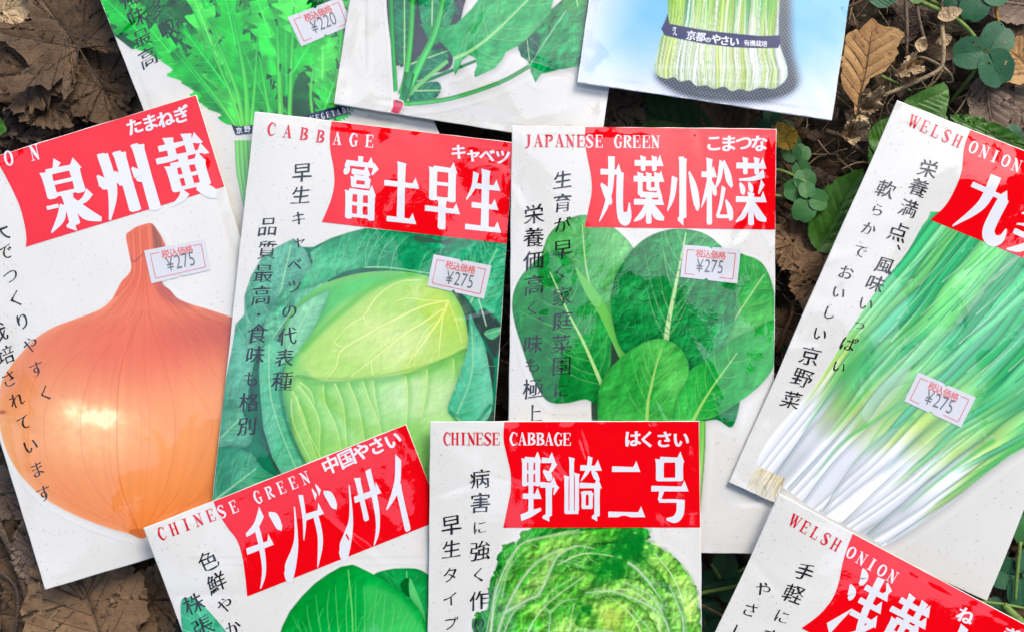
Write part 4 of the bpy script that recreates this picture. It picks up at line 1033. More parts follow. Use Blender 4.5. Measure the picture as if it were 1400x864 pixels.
# --- WELSH ONION (large, right)
def do_welsh():
    pk = Packet([(1227, 138), (1576, 275), (1349, 821), (997, 659)], .0098, 71, 'seed packet with long white and green spring onions, right of the komatsuna packet', zc=(0, 0, 0, 0), wrk=.00010)
    pt = Paint(1010, 290, 1470, 760)
    r = random.Random(9)
    wht = (216, 222, 240)
    keep = pt.poly(catmull(np.array([(1036, 640), (1052, 600), (1090, 555), (1120, 520), (1160, 455), (1200, 395), (1240, 345), (1268, 300), (1300, 290), (1520, 380), (1520, 560), (1400, 612), (1345, 650), (1290, 694), (1212, 744), (1190, 735), (1120, 700), (1074, 668)], float), 4, True))
    gm = pt.poly(np.array([(1150, 470), (1268, 300), (1300, 290), (1520, 380), (1520, 570), (1420, 600), (1330, 560), (1240, 500), (1190, 520)], float))
    QX, QY = 712., 1066.
    th = np.degrees(np.arctan2(QY - pt.Y, pt.X - QX)); rho = np.hypot(pt.X - QX, QY - pt.Y)
    th = th + .30 * np.sin(rho / 110. + th * .35) + (pt.ns(190, 2) - .5) * 1.2
    u = np.clip((55. - th) / 23.5, 0, 1)
    gp = np.array([(74, 188, 122), (56, 170, 104), (106, 202, 140), (82, 192, 128), (130, 212, 148), (64, 178, 114), (112, 202, 120), (94, 196, 146)], float)
    W0_, W1_ = np.array([230, 234, 241.]), np.array([224, 230, 238.])
    def cf(start, spread):
        def f(k, sh, t):
            st = start + sh * spread + 90 * np.abs(u - .25)
            a = np.clip((t - st) / 60., 0, 1)[..., None]; b = np.clip((t - st - 55) / 130., 0, 1)[..., None]
            yl = np.array([172, 206, 120.]) + (k % 5 == 0)[..., None] * np.array([8, 4, -14.])
            c = W0_ * (1 - a) + yl * a
            return c * (1 - b) + gp[k % 8] * b
        return f
    pt.put(keep, W0_)
    pt.strands(u, rho, keep, 13, cf(665, 50), .15, (160, 180, 176), .6, 21, 1, .12, .05)
    far = np.clip((rho - 640) / 60., 0, 1)
    pt.strands(np.clip(u * .96 + .02 + (rho - 700) * .00010, 0, 1), rho, keep * far, 20, cf(590, 90), .3, (40, 136, 96), .45, 22, .95, .10, .3, .75)
    pt.strands(np.clip(u * .98 - (rho - 700) * .00016 + .02, 0, 1), rho, keep * np.clip((rho - 720) / 60., 0, 1), 27, cf(560, 110), .3, (34, 130, 96), .5, 23, .9, .12, .35, .55)
    pt.strands(np.clip(u * .94 + .03 + (rho - 700) * .00022, 0, 1), rho, keep * np.clip((rho - 800) / 60., 0, 1), 16, cf(520, 60), .3, (30, 124, 96), .5, 24, .85, .09, .3, .4)
    for P, w in (([(1112, 655), (1150, 606), (1200, 572), (1250, 540)], 8), ([(1096, 590), (1130, 545), (1180, 480)], 7), ([(1130, 600), (1180, 540), (1230, 480)], 8), ([(1160, 640), (1200, 600), (1250, 570)], 5), ([(1232, 700), (1290, 650), (1360, 600)], 7), ([(1275, 690), (1330, 655), (1400, 600)], 7), ([(1180, 620), (1215, 572), (1240, 556)], 5), ([(1250, 660), (1300, 610), (1350, 575)], 6)):
        pt.line(P, .6, w, (84, 184, 96), .75, 1, clip=keep)
    for P in ([(1060, 650), (1110, 575), (1150, 515)], [(1076, 668), (1150, 590), (1220, 510)], [(1098, 686), (1150, 620), (1240, 540)], [(1124, 700), (1170, 630), (1240, 570)], [(1150, 716), (1230, 640), (1300, 580)], [(1185, 730), (1260, 665), (1340, 600)], [(1212, 742), (1300, 680), (1380, 620)]):
        pt.line([(x + 2, y + 2) for x, y in P], 4, 2, (150, 166, 176), .45, 1, clip=keep); pt.line(P, 1.4, .8, (96, 124, 120), .6, clip=keep)
    # bulb ends: notch the lower outline into rounded feet
    for cx, cy in ((1076, 676), (1098, 688), (1122, 700), (1148, 716), (1176, 732), (1200, 744)):
        nb = pt.shape([(cx - 4, cy + 10), (cx, cy - 5), (cx + 6, cy + 10)]); keep = keep * (1 - nb)
    wd = pt.shape([(1138, 668), (1165, 628), (1215, 588), (1232, 590), (1190, 630), (1160, 680)]) * .25 + pt.shape([(1180, 560), (1210, 520), (1245, 500), (1225, 540), (1190, 575)]) * .35
    pt.put(np.clip(wd, 0, 1) * keep, (196, 200, 202), False)
    for i in range(60):
        f = r.random(); x = 1200 + f * 240; y = 330 + r.uniform(0, 200) + f * 40
        l = r.uniform(50, 170); an = R(-50 + f * 12 + r.uniform(-3, 3))
        pt.line([(x, y), (x + l * .5 * math.cos(an) + 2, y + l * .5 * math.sin(an)), (x + l * math.cos(an), y + l * math.sin(an))], r.uniform(1, 2.2), .6, r.choice([(14, 104, 92), (22, 116, 80), (30, 120, 110), (206, 232, 206), (226, 238, 220)]), .55, clip=gm)
    pt.a = keep.copy()
    # root tuft
    for i in range(90):
        x = 1034 + r.uniform(0, 36); y = 642 + (x - 1034) * .45
        e = (x - 8 + r.uniform(-10, 8), y + r.uniform(12, 32))
        pt.line([(x + 4, y - 4), ((x + e[0]) / 2 + r.uniform(-4, 4), (y + e[1]) / 2), e], 2, .9, r.choice([(222, 214, 180), (200, 188, 150), (236, 230, 204), (160, 148, 112)]), .9, cover=True)
    a0 = pt.a.copy(); pt.shadow(a0, 4, 6, 5, .38)
    pt.build('spring_onion_print', pk, .00006)
    w = hap(pk.H, [(1327, 178), (1320, 196), (1317, 213), (1315, 234), (1307, 256), (1293, 281), (1272, 301)]); w[0][1] = .0015
    pk.band(w, 0)
    ink = Ink(); ink.headline('九条太' [:2], (1334, 228), (1478, 291), (1297, 308), .10)
    ink.latin('ONION', (1331, 202), (1390, 226.5), 17, .74)
    ink.font('ねぎ', [(1500, 262), (1522, 271)], 24, R(22), 'bold')
    ink.build('title_lettering', pk, M_WHITE, .00017, pk.bandobj)
    ink = Ink(); ink.latin('WELSH', (1250, 167), (1309, 193), 17, .70); ink.build('crop_name_lettering', pk, M_REDTXT, .00012, pk.root)
    ink = Ink()
    ink.font('栄養満点、風味いっぱい', [(1269, 231), (1256, 257), (1242, 285), (1228, 318), (1229, 338), (1210, 363), (1197, 388), (1184, 415), (1176, 443), (1160, 470), (1147, 501)], [27, 27, 27, 28, 25, 27, 27, 25, 22, 27, 24], R(22), 'brush')
    ink.font('軟らかでおいしい京野菜', [(1211, 259), (1200, 287), (1188, 313), (1176, 343), (1157, 373), (1147, 400), (1134, 427), (1121, 456), (1108, 486), (1097, 516), (1082, 546)], [27, 24, 25, 25, 25, 24, 24, 24, 28, 28, 28], R(22), 'brush')
    ink.build('description_lettering', pk, M_BLACK, .00012, pk.root)
    pk.sticker([(1255.4, 508.4), (1334, 543), (1314, 584), (1236, 548)], '275')

# --- BOK CHOY (CHINESE GREEN)
def do_bokchoy():
    pk = Packet([(196.5, 722), (555, 579.5), (767, 1122), (400, 1266)], .0098, 83, 'seed packet for Chinese green with katakana title, lying across the corner of the onion packet', wrk=.00012)
    pt = Paint(225, 760, 600, 925)
    pt.leaf([(500, 800), (512, 784), (530, 778), (548, 776), (570, 777), (584, 784), (600, 800), (600, 900), (540, 900)], [(560, 900), (556, 780)], (6, 128, 50), (24, 160, 76), (110, 205, 120), 5, 2, .2)
    pt.put(pt.shape([(547, 800), (554, 790), (562, 792), (562, 806), (558, 816)]), (2, 92, 34))
    pt.put(pt.shape([(560, 790), (566, 800), (578, 830), (582, 850), (570, 830), (560, 812)]), (90, 195, 110))
    m = pt.leaf([(378, 880), (386, 855), (396, 835), (412, 815), (430, 797), (448, 784), (466, 774), (482, 771), (492, 775), (510, 784), (530, 796), (552, 812), (570, 828), (580, 845), (586, 870), (590, 925), (376, 925)], [(480, 925), (482, 850), (476, 778)], (0, 142, 50), (30, 184, 78), (120, 210, 110), 0, 2.5, .15, smooth=False, sides=False)
    r = random.Random(4)
    for i in range(15):
        x = 394 + i * 13.5; top = np.interp(x, [380, 430, 480, 530, 585], [872, 802, 778, 800, 850])
        bx = 480 + (x - 480) * .62; k = (480 - x) * .12
        pt.line([(bx, 925), ((bx + x) / 2 + k * .2, 890), (x - 2 + k * .4, (top + 880) / 2), (x + r.uniform(-5, 5), top + 12)], 3.2, .8, (120, 208, 112), .55, clip=m)
        y = r.uniform(top + 25, 870); pt.line([(x, y), (x + r.choice([-1, 1]) * 8, y - 20)], 1.5, .6, (110, 205, 110), .6, clip=m)
    lt = pt.blur(m * pt.shape([(500, 800), (560, 830), (590, 925), (470, 925), (500, 850)]), 3); pt.put(lt * .45, (96, 200, 110), False)
    pt.leaf([(247, 824), (256, 816), (268, 818), (285, 834), (304, 856), (330, 890), (350, 925), (262, 925), (250, 870)], [(330, 925), (270, 835)], (30, 150, 100), (84, 196, 150), (130, 215, 160), 5, 2, .2)
    a0 = pt.a.copy(); pt.shadow(a0, -3, 5, 4, .25)
    pt.build('leaf_print', pk, .00006)
    w = hap(pk.H, [(291.5, 684), (298, 700), (310, 719), (324, 738), (331, 760), (335, 785), (338, 815)]); w[0][1] = .0015
    pk.band(w, 0)
    ink = Ink(); ink.headline('チンゲンサイ', (326, 709), (551, 622), (348, 806), .04)
    ink.latin('SE GREEN', (303, 699), (417, 653), 17, .66)
    ink.font('中国やさい', [(452, 635), (474, 626), (494, 617), (515, 609), (537, 601)], [25, 25, 24, 24, 24], R(-22), 'bold')
    ink.build('title_lettering', pk, M_WHITE, .00017, pk.bandobj)
    ink = Ink(); ink.latin('CHINE', (221, 729), (288, 704), 17, .70); ink.build('crop_name_lettering', pk, M_REDTXT, .00012, pk.root)
    ink = Ink()
    ink.font('色鮮やか', [(285, 766), (296, 796), (308, 826), (319, 858)], [29, 30, 27, 27], R(-21), 'brush')
    ink.font('株張り', [(265, 825), (277, 856), (289, 886)], [29, 30, 28], R(-21), 'brush')
    ink.build('description_lettering', pk, M_BLACK, .00012, pk.root)

# --- NOZAKI CHINESE CABBAGE
def do_napa():
    pk = Packet([(588.3, 575.8), (956, 575), (963, 1162), (581, 1162)], .0128, 97, 'seed packet for Chinese cabbage with a frilly pale green head, bottom centre', wrk=.00013)
    pt = Paint(645, 705, 968, 925)
    O = [(664, 925), (660, 890), (652, 880), (646, 860), (650, 840), (664, 832), (668, 800), (676, 780), (682, 758), (692, 744), (708, 738), (712, 726), (726, 722), (760, 715), (840, 715), (882, 720), (888, 730), (884, 740), (900, 746), (918, 758), (934, 775), (946, 792), (953, 808), (957, 840), (956, 890), (952, 925)]
    O = catmull(O, 5, True); O = O + np.random.RandomState(3).normal(0, 1.6, O.shape); m = pt.poly(O)
    rg = pt.ns(22, 4); fi = pt.ns(7, 3); t = np.clip(.55 + (rg - .5) * 2.0, 0, 1)
    em = (fi - np.roll(fi, (2, 2), (0, 1))) * 1.1 + (rg - np.roll(rg, (3, 3), (0, 1))) * 1.6
    t = t[..., None]
    pt.put(m, np.clip((np.array([78, 172, 44.]) * (1 - t) + np.array([168, 214, 100.]) * t) * (1 + np.clip(em, -.3, .3))[..., None], 0, 255))
    X, Y = pt.X, pt.Y
    def blob(x, y, rx, ry, a, c, k=10):
        g = np.exp(-((X - x) / rx) ** 2 - ((Y - y) / ry) ** 2) * np.clip(pt.ns(k, 3) * 2.2 - .3, 0, 1); pt.put(np.clip(g * a, 0, 1) * m, c, False)
    for b in ((675, 770, 14, 34, 1.2, (10, 128, 40)), (700, 740, 26, 12, 1.1, (14, 132, 44)), (655, 855, 12, 30, 1.1, (10, 120, 36)), (858, 750, 34, 26, 1.5, (12, 138, 44), 6), (868, 735, 26, 16, 1.4, (8, 122, 40), 5), (828, 782, 20, 14, 1.2, (20, 140, 44)), (930, 850, 20, 50, .9, (30, 148, 44)),
              (800, 770, 50, 16, .6, (150, 205, 90)), (800, 835, 30, 14, .7, (30, 150, 50)), (790, 850, 18, 14, 1.0, (20, 140, 44)), (840, 850, 22, 30, .9, (196, 218, 110)), (770, 750, 40, 10, .7, (40, 160, 60)), (705, 800, 12, 20, .9, (24, 140, 50)), (760, 845, 20, 14, .8, (60, 170, 60)), (815, 818, 26, 10, .8, (200, 222, 120))):
        blob(*b)
    r = random.Random(8); rb = (206, 222, 214)
    RB = (([(663, 925), (671, 864), (676, 817), (688, 781), (707, 749), (731, 736), (793, 724)], 8, 3), ([(686, 817), (694, 781), (708, 760), (724, 746)], 3, 2), ([(672, 925), (681, 864), (703, 809), (731, 770), (765, 750)], 10, 2), ([(688, 838), (720, 820), (737, 811), (752, 781), (763, 759), (789, 746), (814, 750)], 9, 3),
                      ([(742, 925), (750, 864), (752, 838), (744, 828), (754, 808), (788, 787)], 4, 1.5), ([(800, 810), (836, 808), (874, 821), (902, 838), (915, 864), (925, 925)], 3, 7), ([(853, 795), (880, 808), (891, 815), (900, 828), (906, 838)], 2.5, 5), ([(858, 768), (872, 778), (888, 796), (904, 819)], 9, 2),
                      ([(915, 800), (922, 815), (930, 835), (934, 850), (936, 900)], 2, 7), ([(863, 830), (875, 845), (890, 866), (905, 925)], 2, 4), ([(676, 900), (700, 840), (720, 826)], 6, 1.5), ([(752, 838), (770, 822), (790, 818)], 3, 1.5), ([(785, 858), (800, 862), (840, 864), (870, 890)], 2, 4), ([(742, 866), (760, 870), (790, 925)], 2, 3), ([(763, 766), (780, 768), (800, 776)], 2, 1))
    rm = np.zeros_like(pt.a)
    for P, w0, w1 in RB:
        C = catmull(P, 8); w_ = np.linspace(w0, w1, len(C)) + 2; dd = np.gradient(C, axis=0); dd /= np.linalg.norm(dd, axis=1)[:, None]; NN = np.stack([-dd[:, 1], dd[:, 0]], 1) * w_[:, None] / 2
        rm = np.maximum(rm, pt.poly(np.vstack([C + NN, (C - NN)[::-1]])))
    gA, gB = (52, 152, 40), (150, 206, 84)
    LV = [([(672, 790), (682, 758), (708, 738), (726, 722), (790, 712), (884, 716), (888, 732), (880, 750), (860, 775), (820, 780), (760, 760), (710, 770), (690, 800)], [(700, 760), (790, 730), (870, 728)], (14, 120, 36), (64, 168, 56)),
          ([(650, 850), (664, 832), (668, 800), (676, 780), (686, 770), (684, 800), (672, 850), (668, 900), (652, 900)], [(660, 890), (680, 790)], (12, 112, 34), (46, 150, 46)),
          ([(880, 738), (905, 745), (930, 768), (950, 795), (957, 830), (956, 925), (930, 925), (930, 850), (918, 810), (900, 780), (878, 760)], [(945, 920), (930, 810), (895, 755)], (60, 158, 44), (158, 210, 92)),
          ([(662, 925), (668, 864), (676, 817), (688, 781), (707, 749), (731, 736), (793, 724), (862, 722), (850, 736), (800, 745), (768, 750), (745, 770), (720, 790), (702, 815), (690, 850), (682, 925)], [(666, 925), (676, 830), (707, 750), (731, 737), (800, 726)], gA, gB),
          ([(854, 762), (870, 768), (888, 783), (905, 804), (920, 812), (930, 840), (934, 925), (915, 925), (912, 850), (900, 830), (888, 812), (868, 798), (850, 792)], [(925, 925), (905, 825), (862, 770)], (66, 164, 46), (164, 214, 104)),
          ([(676, 925), (681, 864), (703, 809), (731, 770), (765, 750), (800, 742), (846, 746), (856, 764), (822, 772), (806, 764), (766, 762), (752, 781), (740, 808), (715, 822), (692, 838), (686, 925)], [(684, 900), (704, 812), (732, 772), (765, 752)], gA, (164, 214, 100)),
          ([(756, 772), (768, 758), (790, 746), (814, 747), (846, 742), (866, 752), (860, 780), (848, 796), (816, 802), (806, 786), (796, 778), (778, 774), (764, 784)], [(762, 772), (800, 756), (850, 762)], (46, 150, 44), (126, 194, 80)),
          ([(686, 925), (690, 840), (720, 822), (742, 808), (760, 790), (790, 780), (816, 786), (806, 800), (794, 812), (798, 830), (782, 852), (768, 846), (754, 842), (748, 925)], [(700, 925), (735, 840), (800, 786)], (70, 168, 48), (168, 214, 98)),
          ([(790, 822), (808, 806), (850, 798), (880, 808), (905, 836), (918, 880), (918, 925), (860, 925), (800, 880), (786, 850)], [(890, 925), (870, 850), (830, 812)], (96, 182, 60), (190, 220, 110)),
          ([(798, 814), (820, 800), (850, 790), (880, 798), (898, 816), (908, 838), (918, 880), (918, 925), (906, 925), (900, 868), (886, 838), (866, 822), (836, 812), (812, 818)], [(912, 925), (896, 840), (860, 806), (810, 812)], (58, 158, 44), (146, 206, 88)),
          ([(748, 925), (752, 852), (764, 828), (788, 816), (794, 836), (786, 850), (792, 866), (780, 925)], [(765, 925), (785, 825)], (60, 162, 46), (150, 208, 92)),
          ([(772, 925), (786, 862), (800, 858), (840, 862), (876, 884), (900, 925)], [(800, 925), (830, 866)], (76, 172, 52), (160, 212, 96))]
    for j, (Q, md, c0, c1) in enumerate(LV):
        Q = catmull(Q, 5, True); Q = Q + np.random.RandomState(j).normal(0, .9, Q.shape)
        ml = pt.poly(Q)
        pt.put(np.clip(pt.blur(np.roll(ml, (3, 1), (0, 1)), 4) * .75, 0, 1) * m, (14, 100, 26), False)
        pt.leaf(Q, md, c0, c1, (200, 226, 170), 6, 2.4, 1.0, False, 50, .32, 3, .55)
    pt.a = m.copy()
    wv = pt.ns(5, 2)
    for i in range(150):                       # crisp frills
        x = r.uniform(690, 900); y = r.uniform(722, 870); a0 = r.uniform(0, 6.28); q = [(x, y)]
        for k_ in range(3):
            a0 += r.uniform(-.8, .8); x += math.cos(a0) * 4; y += math.sin(a0) * 4; q.append((x, y))
        pt.line(q, 1.3, .6, r.choice([(190, 226, 130), (40, 136, 36), (60, 160, 50)]), .35, clip=m)
    for cx, cy, rx, ry in ((860, 745, 30, 24), (836, 778, 24, 14), (800, 836, 14, 10)):
        g = np.exp(-((X - cx) / rx) ** 2 - ((Y - cy) / ry) ** 2) * np.clip(pt.ns(7, 3) * 3 - .9, 0, 1); pt.put(np.clip(g * 1.3, 0, .9) * m, (8, 116, 34), False)
    pt.put(np.exp(-((X - 838) / 18.) ** 2 - ((Y - 846) / 24.) ** 2) * m * .55, (206, 218, 96), False)
    for P, w0, w1 in RB:
        pt.line([(a + 3, b + 3) for a, b in P], w0 + 3, w1 + 3, (30, 128, 40), .35, 2, clip=m); pt.line(P, w0 * .7, w1 * .7, (180, 212, 150), .6, 1, clip=m); pt.line(P, max(w0 * .3, .8), max(w1 * .3, .6), (214, 228, 216), .6, clip=m)
        C = catmull(P, 3)
        for i in range(2, len(C) - 2, 2):          # side veins
            tg = C[i + 1] - C[i - 1]; tg /= np.linalg.norm(tg)
            for sd in (-1, 1):
                nn = np.array([-tg[1], tg[0]]) * sd
                pt.line([C[i], C[i] + nn * 7 * r.uniform(.6, 1.3) + tg * 5, C[i] + nn * 15 * r.uniform(.6, 1.4) + tg * 14], 1.3, .5, (200, 228, 160), .45, clip=m)
    pt.put(np.clip(m - pt.blur(m, 3), 0, 1) * .6 * m, (30, 120, 40), False)
    a0 = pt.a.copy(); pt.shadow(a0, 5, 2, 5, .35)
    pt.build('cabbage_print', pk, .00006)
    w = hap(pk.H, [(689.5, 576), (688.5, 600), (693, 622), (698, 645), (698.5, 668), (694, 692), (688, 721)]); w[0][1] = .0015
    pk.band(w, 0)
    ink = Ink(); ink.headline('野崎二号', (708, 624), (945, 624), (708, 710), .14)
    ink.latin('CABBAGE', (702, 599.5), (775, 600), 17, .74)
    ink.font('はくさい', [(865, 599), (885, 600), (908, 600), (931, 600)], 24, 0, 'bold')
    ink.build('title_lettering', pk, M_WHITE, .00017, pk.bandobj)
    ink = Ink(); ink.latin('CHINESE', (611, 599.5), (678, 599.5), 17, .70); ink.build('crop_name_lettering', pk, M_REDTXT, .00012, pk.root)
    ink = Ink()
    ink.font('病害に強く作り', [(656.5, 654), (656.5, 687), (655.5, 720), (656, 752), (655, 785), (655, 820), (655, 853)], [29, 29, 26, 30, 27, 30, 27], 0, 'brush')
    ink.font('早生タイプで', [(617, 717), (617, 750), (616, 785), (616, 818), (616, 852), (616, 884)], [29, 28, 27, 27, 25, 25], 0, 'brush')
    ink.build('description_lettering', pk, M_BLACK, .00012, pk.root)

# --- second WELSH ONION packet
def do_welsh2():
    pk = Packet([(1066, 675), (1407, 856), (1159, 1391), (816, 1212)], .0148, 103, 'white and red spring onion seed packet cut off by the lower right corner', wrk=.00012)
    w = hap(pk.H, [(1166, 729), (1158, 750), (1152, 770), (1147, 795), (1138, 818), (1120, 840), (1096, 858)]); w[0][1] = .0015
    w = np.vstack([w]); pk.band(w, 0)
    ink = Ink(); ink.headline('浅黄生' [:2], (1176, 775), (1283, 831), (1130, 859), .06)
    ink.headline('士', (1296, 842), (1343, 868), (1250, 935), .06)
    ink.latin('ONION', (1164, 755), (1220, 787.5), 17, .74)
    ink.font('ねぎ', [(1320, 841), (1381, 868)], 24, R(28), 'bold')
    ink.build('title_lettering', pk, M_WHITE, .00017, pk.bandobj)
    ink = Ink(); ink.latin('WELSH', (1087, 712), (1143, 744), 17, .70); ink.build('crop_name_lettering', pk, M_REDTXT, .00012, pk.root)
    ink = Ink()
    ink.font('手軽に育', [(1100, 781), (1085, 811), (1069, 842), (1053, 872)], [28, 30, 27, 28], R(26), 'brush')
    ink.font('やさしい', [(1043, 805), (1026, 833), (1009, 862), (995, 890)], [26, 27, 26, 26], R(26), 'brush')
    ink.build('description_lettering', pk, M_BLACK, .00012, pk.root)

for fn in (do_shungiku, do_spinach, do_mizuna, do_onion, do_cabbage, do_komatsuna, do_napa, do_bokchoy, do_welsh, do_welsh2):
    fn()
# ------------------------------------------------------------------ ground
EXPO = .72
GZ = -.030
def soil_mat():
    m, nt, b = new_mat('dark_soil')
    tc = node(nt, 'ShaderNodeTexCoord')
    n = node(nt, 'ShaderNodeTexNoise'); n.inputs['Scale'].default_value = 90; n.inputs['Detail'].default_value = 8; n.inputs['Roughness'].default_value = .7
    r = node(nt, 'ShaderNodeValToRGB'); e = r.color_ramp.elements
    e[0].position = .35; e[0].color = (.022, .016, .010, 1); e[1].position = .7; e[1].color = (.12, .095, .06, 1)
    bp = node(nt, 'ShaderNodeBump'); bp.inputs['Strength'].default_value = 1; bp.inputs['Distance'].default_value = .004
    nt.links.new(tc.outputs['Object'], n.inputs['Vector']); nt.links.new(n.outputs['Fac'], r.inputs[0]); nt.links.new(r.outputs[0], b.inputs['Base Color'])
    nt.links.new(n.outputs['Fac'], bp.inputs['Height']); nt.links.new(bp.outputs[0], b.inputs['Normal'])
    b.inputs['Roughness'].default_value = .95
    return m
def leaf_mat(name, c1, c2, spot=(.03, .02, .012), rough=.62, scale=1., crackle=.55):
    """blade colour: two mottled tones, specks, fine vein relief; base colours only"""
    m, nt, b = new_mat(name)
    tc = node(nt, 'ShaderNodeTexCoord'); oi = node(nt, 'ShaderNodeObjectInfo')
    ad = node(nt, 'ShaderNodeVectorMath', operation='ADD')
    nt.links.new(tc.outputs['Object'], ad.inputs[0]); nt.links.new(oi.outputs['Random'], ad.inputs[1])
    n = node(nt, 'ShaderNodeTexNoise'); n.inputs['Scale'].default_value = 70 * scale; n.inputs['Detail'].default_value = 7; n.inputs['Roughness'].default_value = .65
    r = node(nt, 'ShaderNodeValToRGB'); e = r.color_ramp.elements
    e[0].position = .34; e[0].color = (*c1, 1); e[1].position = .66; e[1].color = (*c2, 1)
    n2 = node(nt, 'ShaderNodeTexNoise'); n2.inputs['Scale'].default_value = 330 * scale; n2.inputs['Detail'].default_value = 5
    r2 = node(nt, 'ShaderNodeValToRGB'); e = r2.color_ramp.elements
    e[0].position = .30; e[0].color = (*spot, 1); e[1].position = .42; e[1].color = (1, 1, 1, 1)
    mx = node(nt, 'ShaderNodeMix', data_type='RGBA', blend_type='MULTIPLY'); mx.inputs[0].default_value = .75
    vo = node(nt, 'ShaderNodeTexVoronoi', feature='DISTANCE_TO_EDGE'); vo.inputs['Scale'].default_value = 330 * scale
    rv = node(nt, 'ShaderNodeMapRange'); rv.inputs[1].default_value = 0; rv.inputs[2].default_value = .09
    ma = node(nt, 'ShaderNodeMath', operation='ADD')
    for q in (n, n2, vo): nt.links.new(ad.outputs[0], q.inputs['Vector'])
    nt.links.new(n.outputs['Fac'], r.inputs[0]); nt.links.new(n2.outputs['Fac'], r2.inputs[0])
    nt.links.new(r.outputs[0], mx.inputs[6]); nt.links.new(r2.outputs[0], mx.inputs[7]); nt.links.new(mx.outputs[2], b.inputs['Base Color'])
    nt.links.new(vo.outputs['Distance'], rv.inputs[0]); nt.links.new(rv.outputs[0], ma.inputs[0]); nt.links.new(n2.outputs['Fac'], ma.inputs[1])
    bp = node(nt, 'ShaderNodeBump'); bp.inputs['Strength'].default_value = crackle; bp.inputs['Distance'].default_value = .0006
    nt.links.new(ma.outputs[0], bp.inputs['Height']); nt.links.new(bp.outputs[0], b.inputs['Normal'])
    b.inputs['Roughness'].default_value = rough; b.inputs['Specular IOR Level'].default_value = .35
    return m
ML = dict(
 tan=leaf_mat('tan_leaf', (.135, .075, .034), (.25, .15, .075), crackle=.3),
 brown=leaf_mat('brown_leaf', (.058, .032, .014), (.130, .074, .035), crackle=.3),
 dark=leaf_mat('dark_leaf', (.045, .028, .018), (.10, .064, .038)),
 grey=leaf_mat('greyish_leaf', (.11, .073, .052), (.20, .14, .10), crackle=.3),
 orange=leaf_mat('orange_leaf', (.30, .15, .05), (.46, .28, .11), (.25, .08, .04), crackle=.25),
 yellow=leaf_mat('yellow_leaf', (.40, .20, .01), (.60, .38, .04), (.2, .08, .02)),
 pale=leaf_mat('pale_dry_leaf', (.40, .27, .14), (.62, .46, .27)),
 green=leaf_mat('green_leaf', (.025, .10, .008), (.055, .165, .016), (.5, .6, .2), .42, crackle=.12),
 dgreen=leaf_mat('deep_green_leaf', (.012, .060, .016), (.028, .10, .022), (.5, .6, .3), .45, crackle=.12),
 clover=leaf_mat('clover_leaf', (.014, .078, .038), (.028, .125, .052), (.6, .8, .5), .55, crackle=.12),
 lclover=leaf_mat('light_clover_leaf', (.032, .14, .036), (.06, .20, .055), (.6, .8, .5), .55, crackle=.12),
 stem=leaf_mat('green_stem', (.10, .20, .03), (.20, .30, .07), (.6, .6, .3), .5, crackle=.12),
 straw=leaf_mat('straw', (.24, .165, .09), (.42, .31, .18)),
 twig=leaf_mat('twig_bark', (.05, .032, .022), (.12, .08, .055)),
)
ZMAX = -.0052
def softcap(z, cap=ZMAX):
    return np.where(z > cap - .004, cap - .004 * np.exp(-(z - cap + .004) / .004), z)

def tubes(name, lines, rad, mat, parent=None, origin=None, sides=6, cap=ZMAX):
    """lines: list of (n,3) world polylines -> one mesh of round tapering tubes"""
    V = []; F = []; n0 = 0
    for L, rr in zip(lines, rad):
        C = catmull(L, 5); n = len(C); t = np.linspace(0, 1, n)
        ra = np.interp(t, np.linspace(0, 1, len(rr)), rr)
        d = np.gradient(C, axis=0); d /= np.linalg.norm(d, axis=1)[:, None] + 1e-12
        up = np.array([0, 0, 1.]); a = np.cross(d, up); a /= np.linalg.norm(a, axis=1)[:, None] + 1e-9; b = np.cross(a, d)
        for k in range(sides):
            an = 2 * math.pi * k / sides
            V.append(C + (a * math.cos(an) + b * math.sin(an)) * ra[:, None])
        for k in range(sides):
            k2 = (k + 1) % sides
            for i in range(n - 1):
                F.append((n0 + k * n + i, n0 + k2 * n + i, n0 + k2 * n + i + 1, n0 + k * n + i + 1))
        F.append(tuple(n0 + k * n for k in range(sides))[::-1]); F.append(tuple(n0 + k * n + n - 1 for k in range(sides)))
        n0 += n * sides
    V = np.vstack(V)
    o = np.zeros(3) if origin is None else np.asarray(origin)
    if cap is not None: V[:, 2] = softcap(V[:, 2], cap)
    return mesh_np(name, V - o if parent is not None else V, F, mat, parent, origin=None if parent is not None else o)

def w3(px, py, z):
    x, y = wp(px, py, z); return np.array([x, y, z])

def outline_ovate(L, wr, seed, tip=1.0, jagn=0.02, base=.35):
    r = random.Random(seed); n = 44; A = []; B = []
    for i in range(n + 1):
        t = i / n
        w = L * wr * (math.sin(math.pi * t ** base_exp(base)) ** .85) * (1 + r.uniform(-jagn, jagn)) * (1 - .25 * t * (tip - 1))
        A.append((t * L, w)); B.append((t * L, -w * (1 + r.uniform(-jagn, jagn))))
    return np.array(A + B[::-1][1:-1])
def base_exp(b): return max(.45, 1 - b * .6)
def outline_maple(L, seed, lobes=(0, 42, 88, 130), depth=.42):
    r = random.Random(seed); P = []
    angs = sorted([-a for a in lobes if a] + list(lobes))
    lens = {0: 1.0, 42: .93, 88: .78, 130: .5}
    tips = [(a, L * lens[abs(a)] * r.uniform(.9, 1.05)) for a in angs]
    P.append((-.02 * L, -.03 * L))
    for i, (a, l) in enumerate(tips):
        if i:
            am = (a + tips[i - 1][0]) / 2; P.append((math.cos(R(am)) * L * depth * 1.15, math.sin(R(am)) * L * depth * 1.15))
        for (f, da) in ((.62, -13), (.70, -6.5), (.82, -8), (1.0, 0), (.82, 7), (.72, 6), (.62, 12)):
            P.append((math.cos(R(a + da)) * l * f, math.sin(R(a + da)) * l * f))
    P.append((-.02 * L, .03 * L))
    return np.array(P), tips

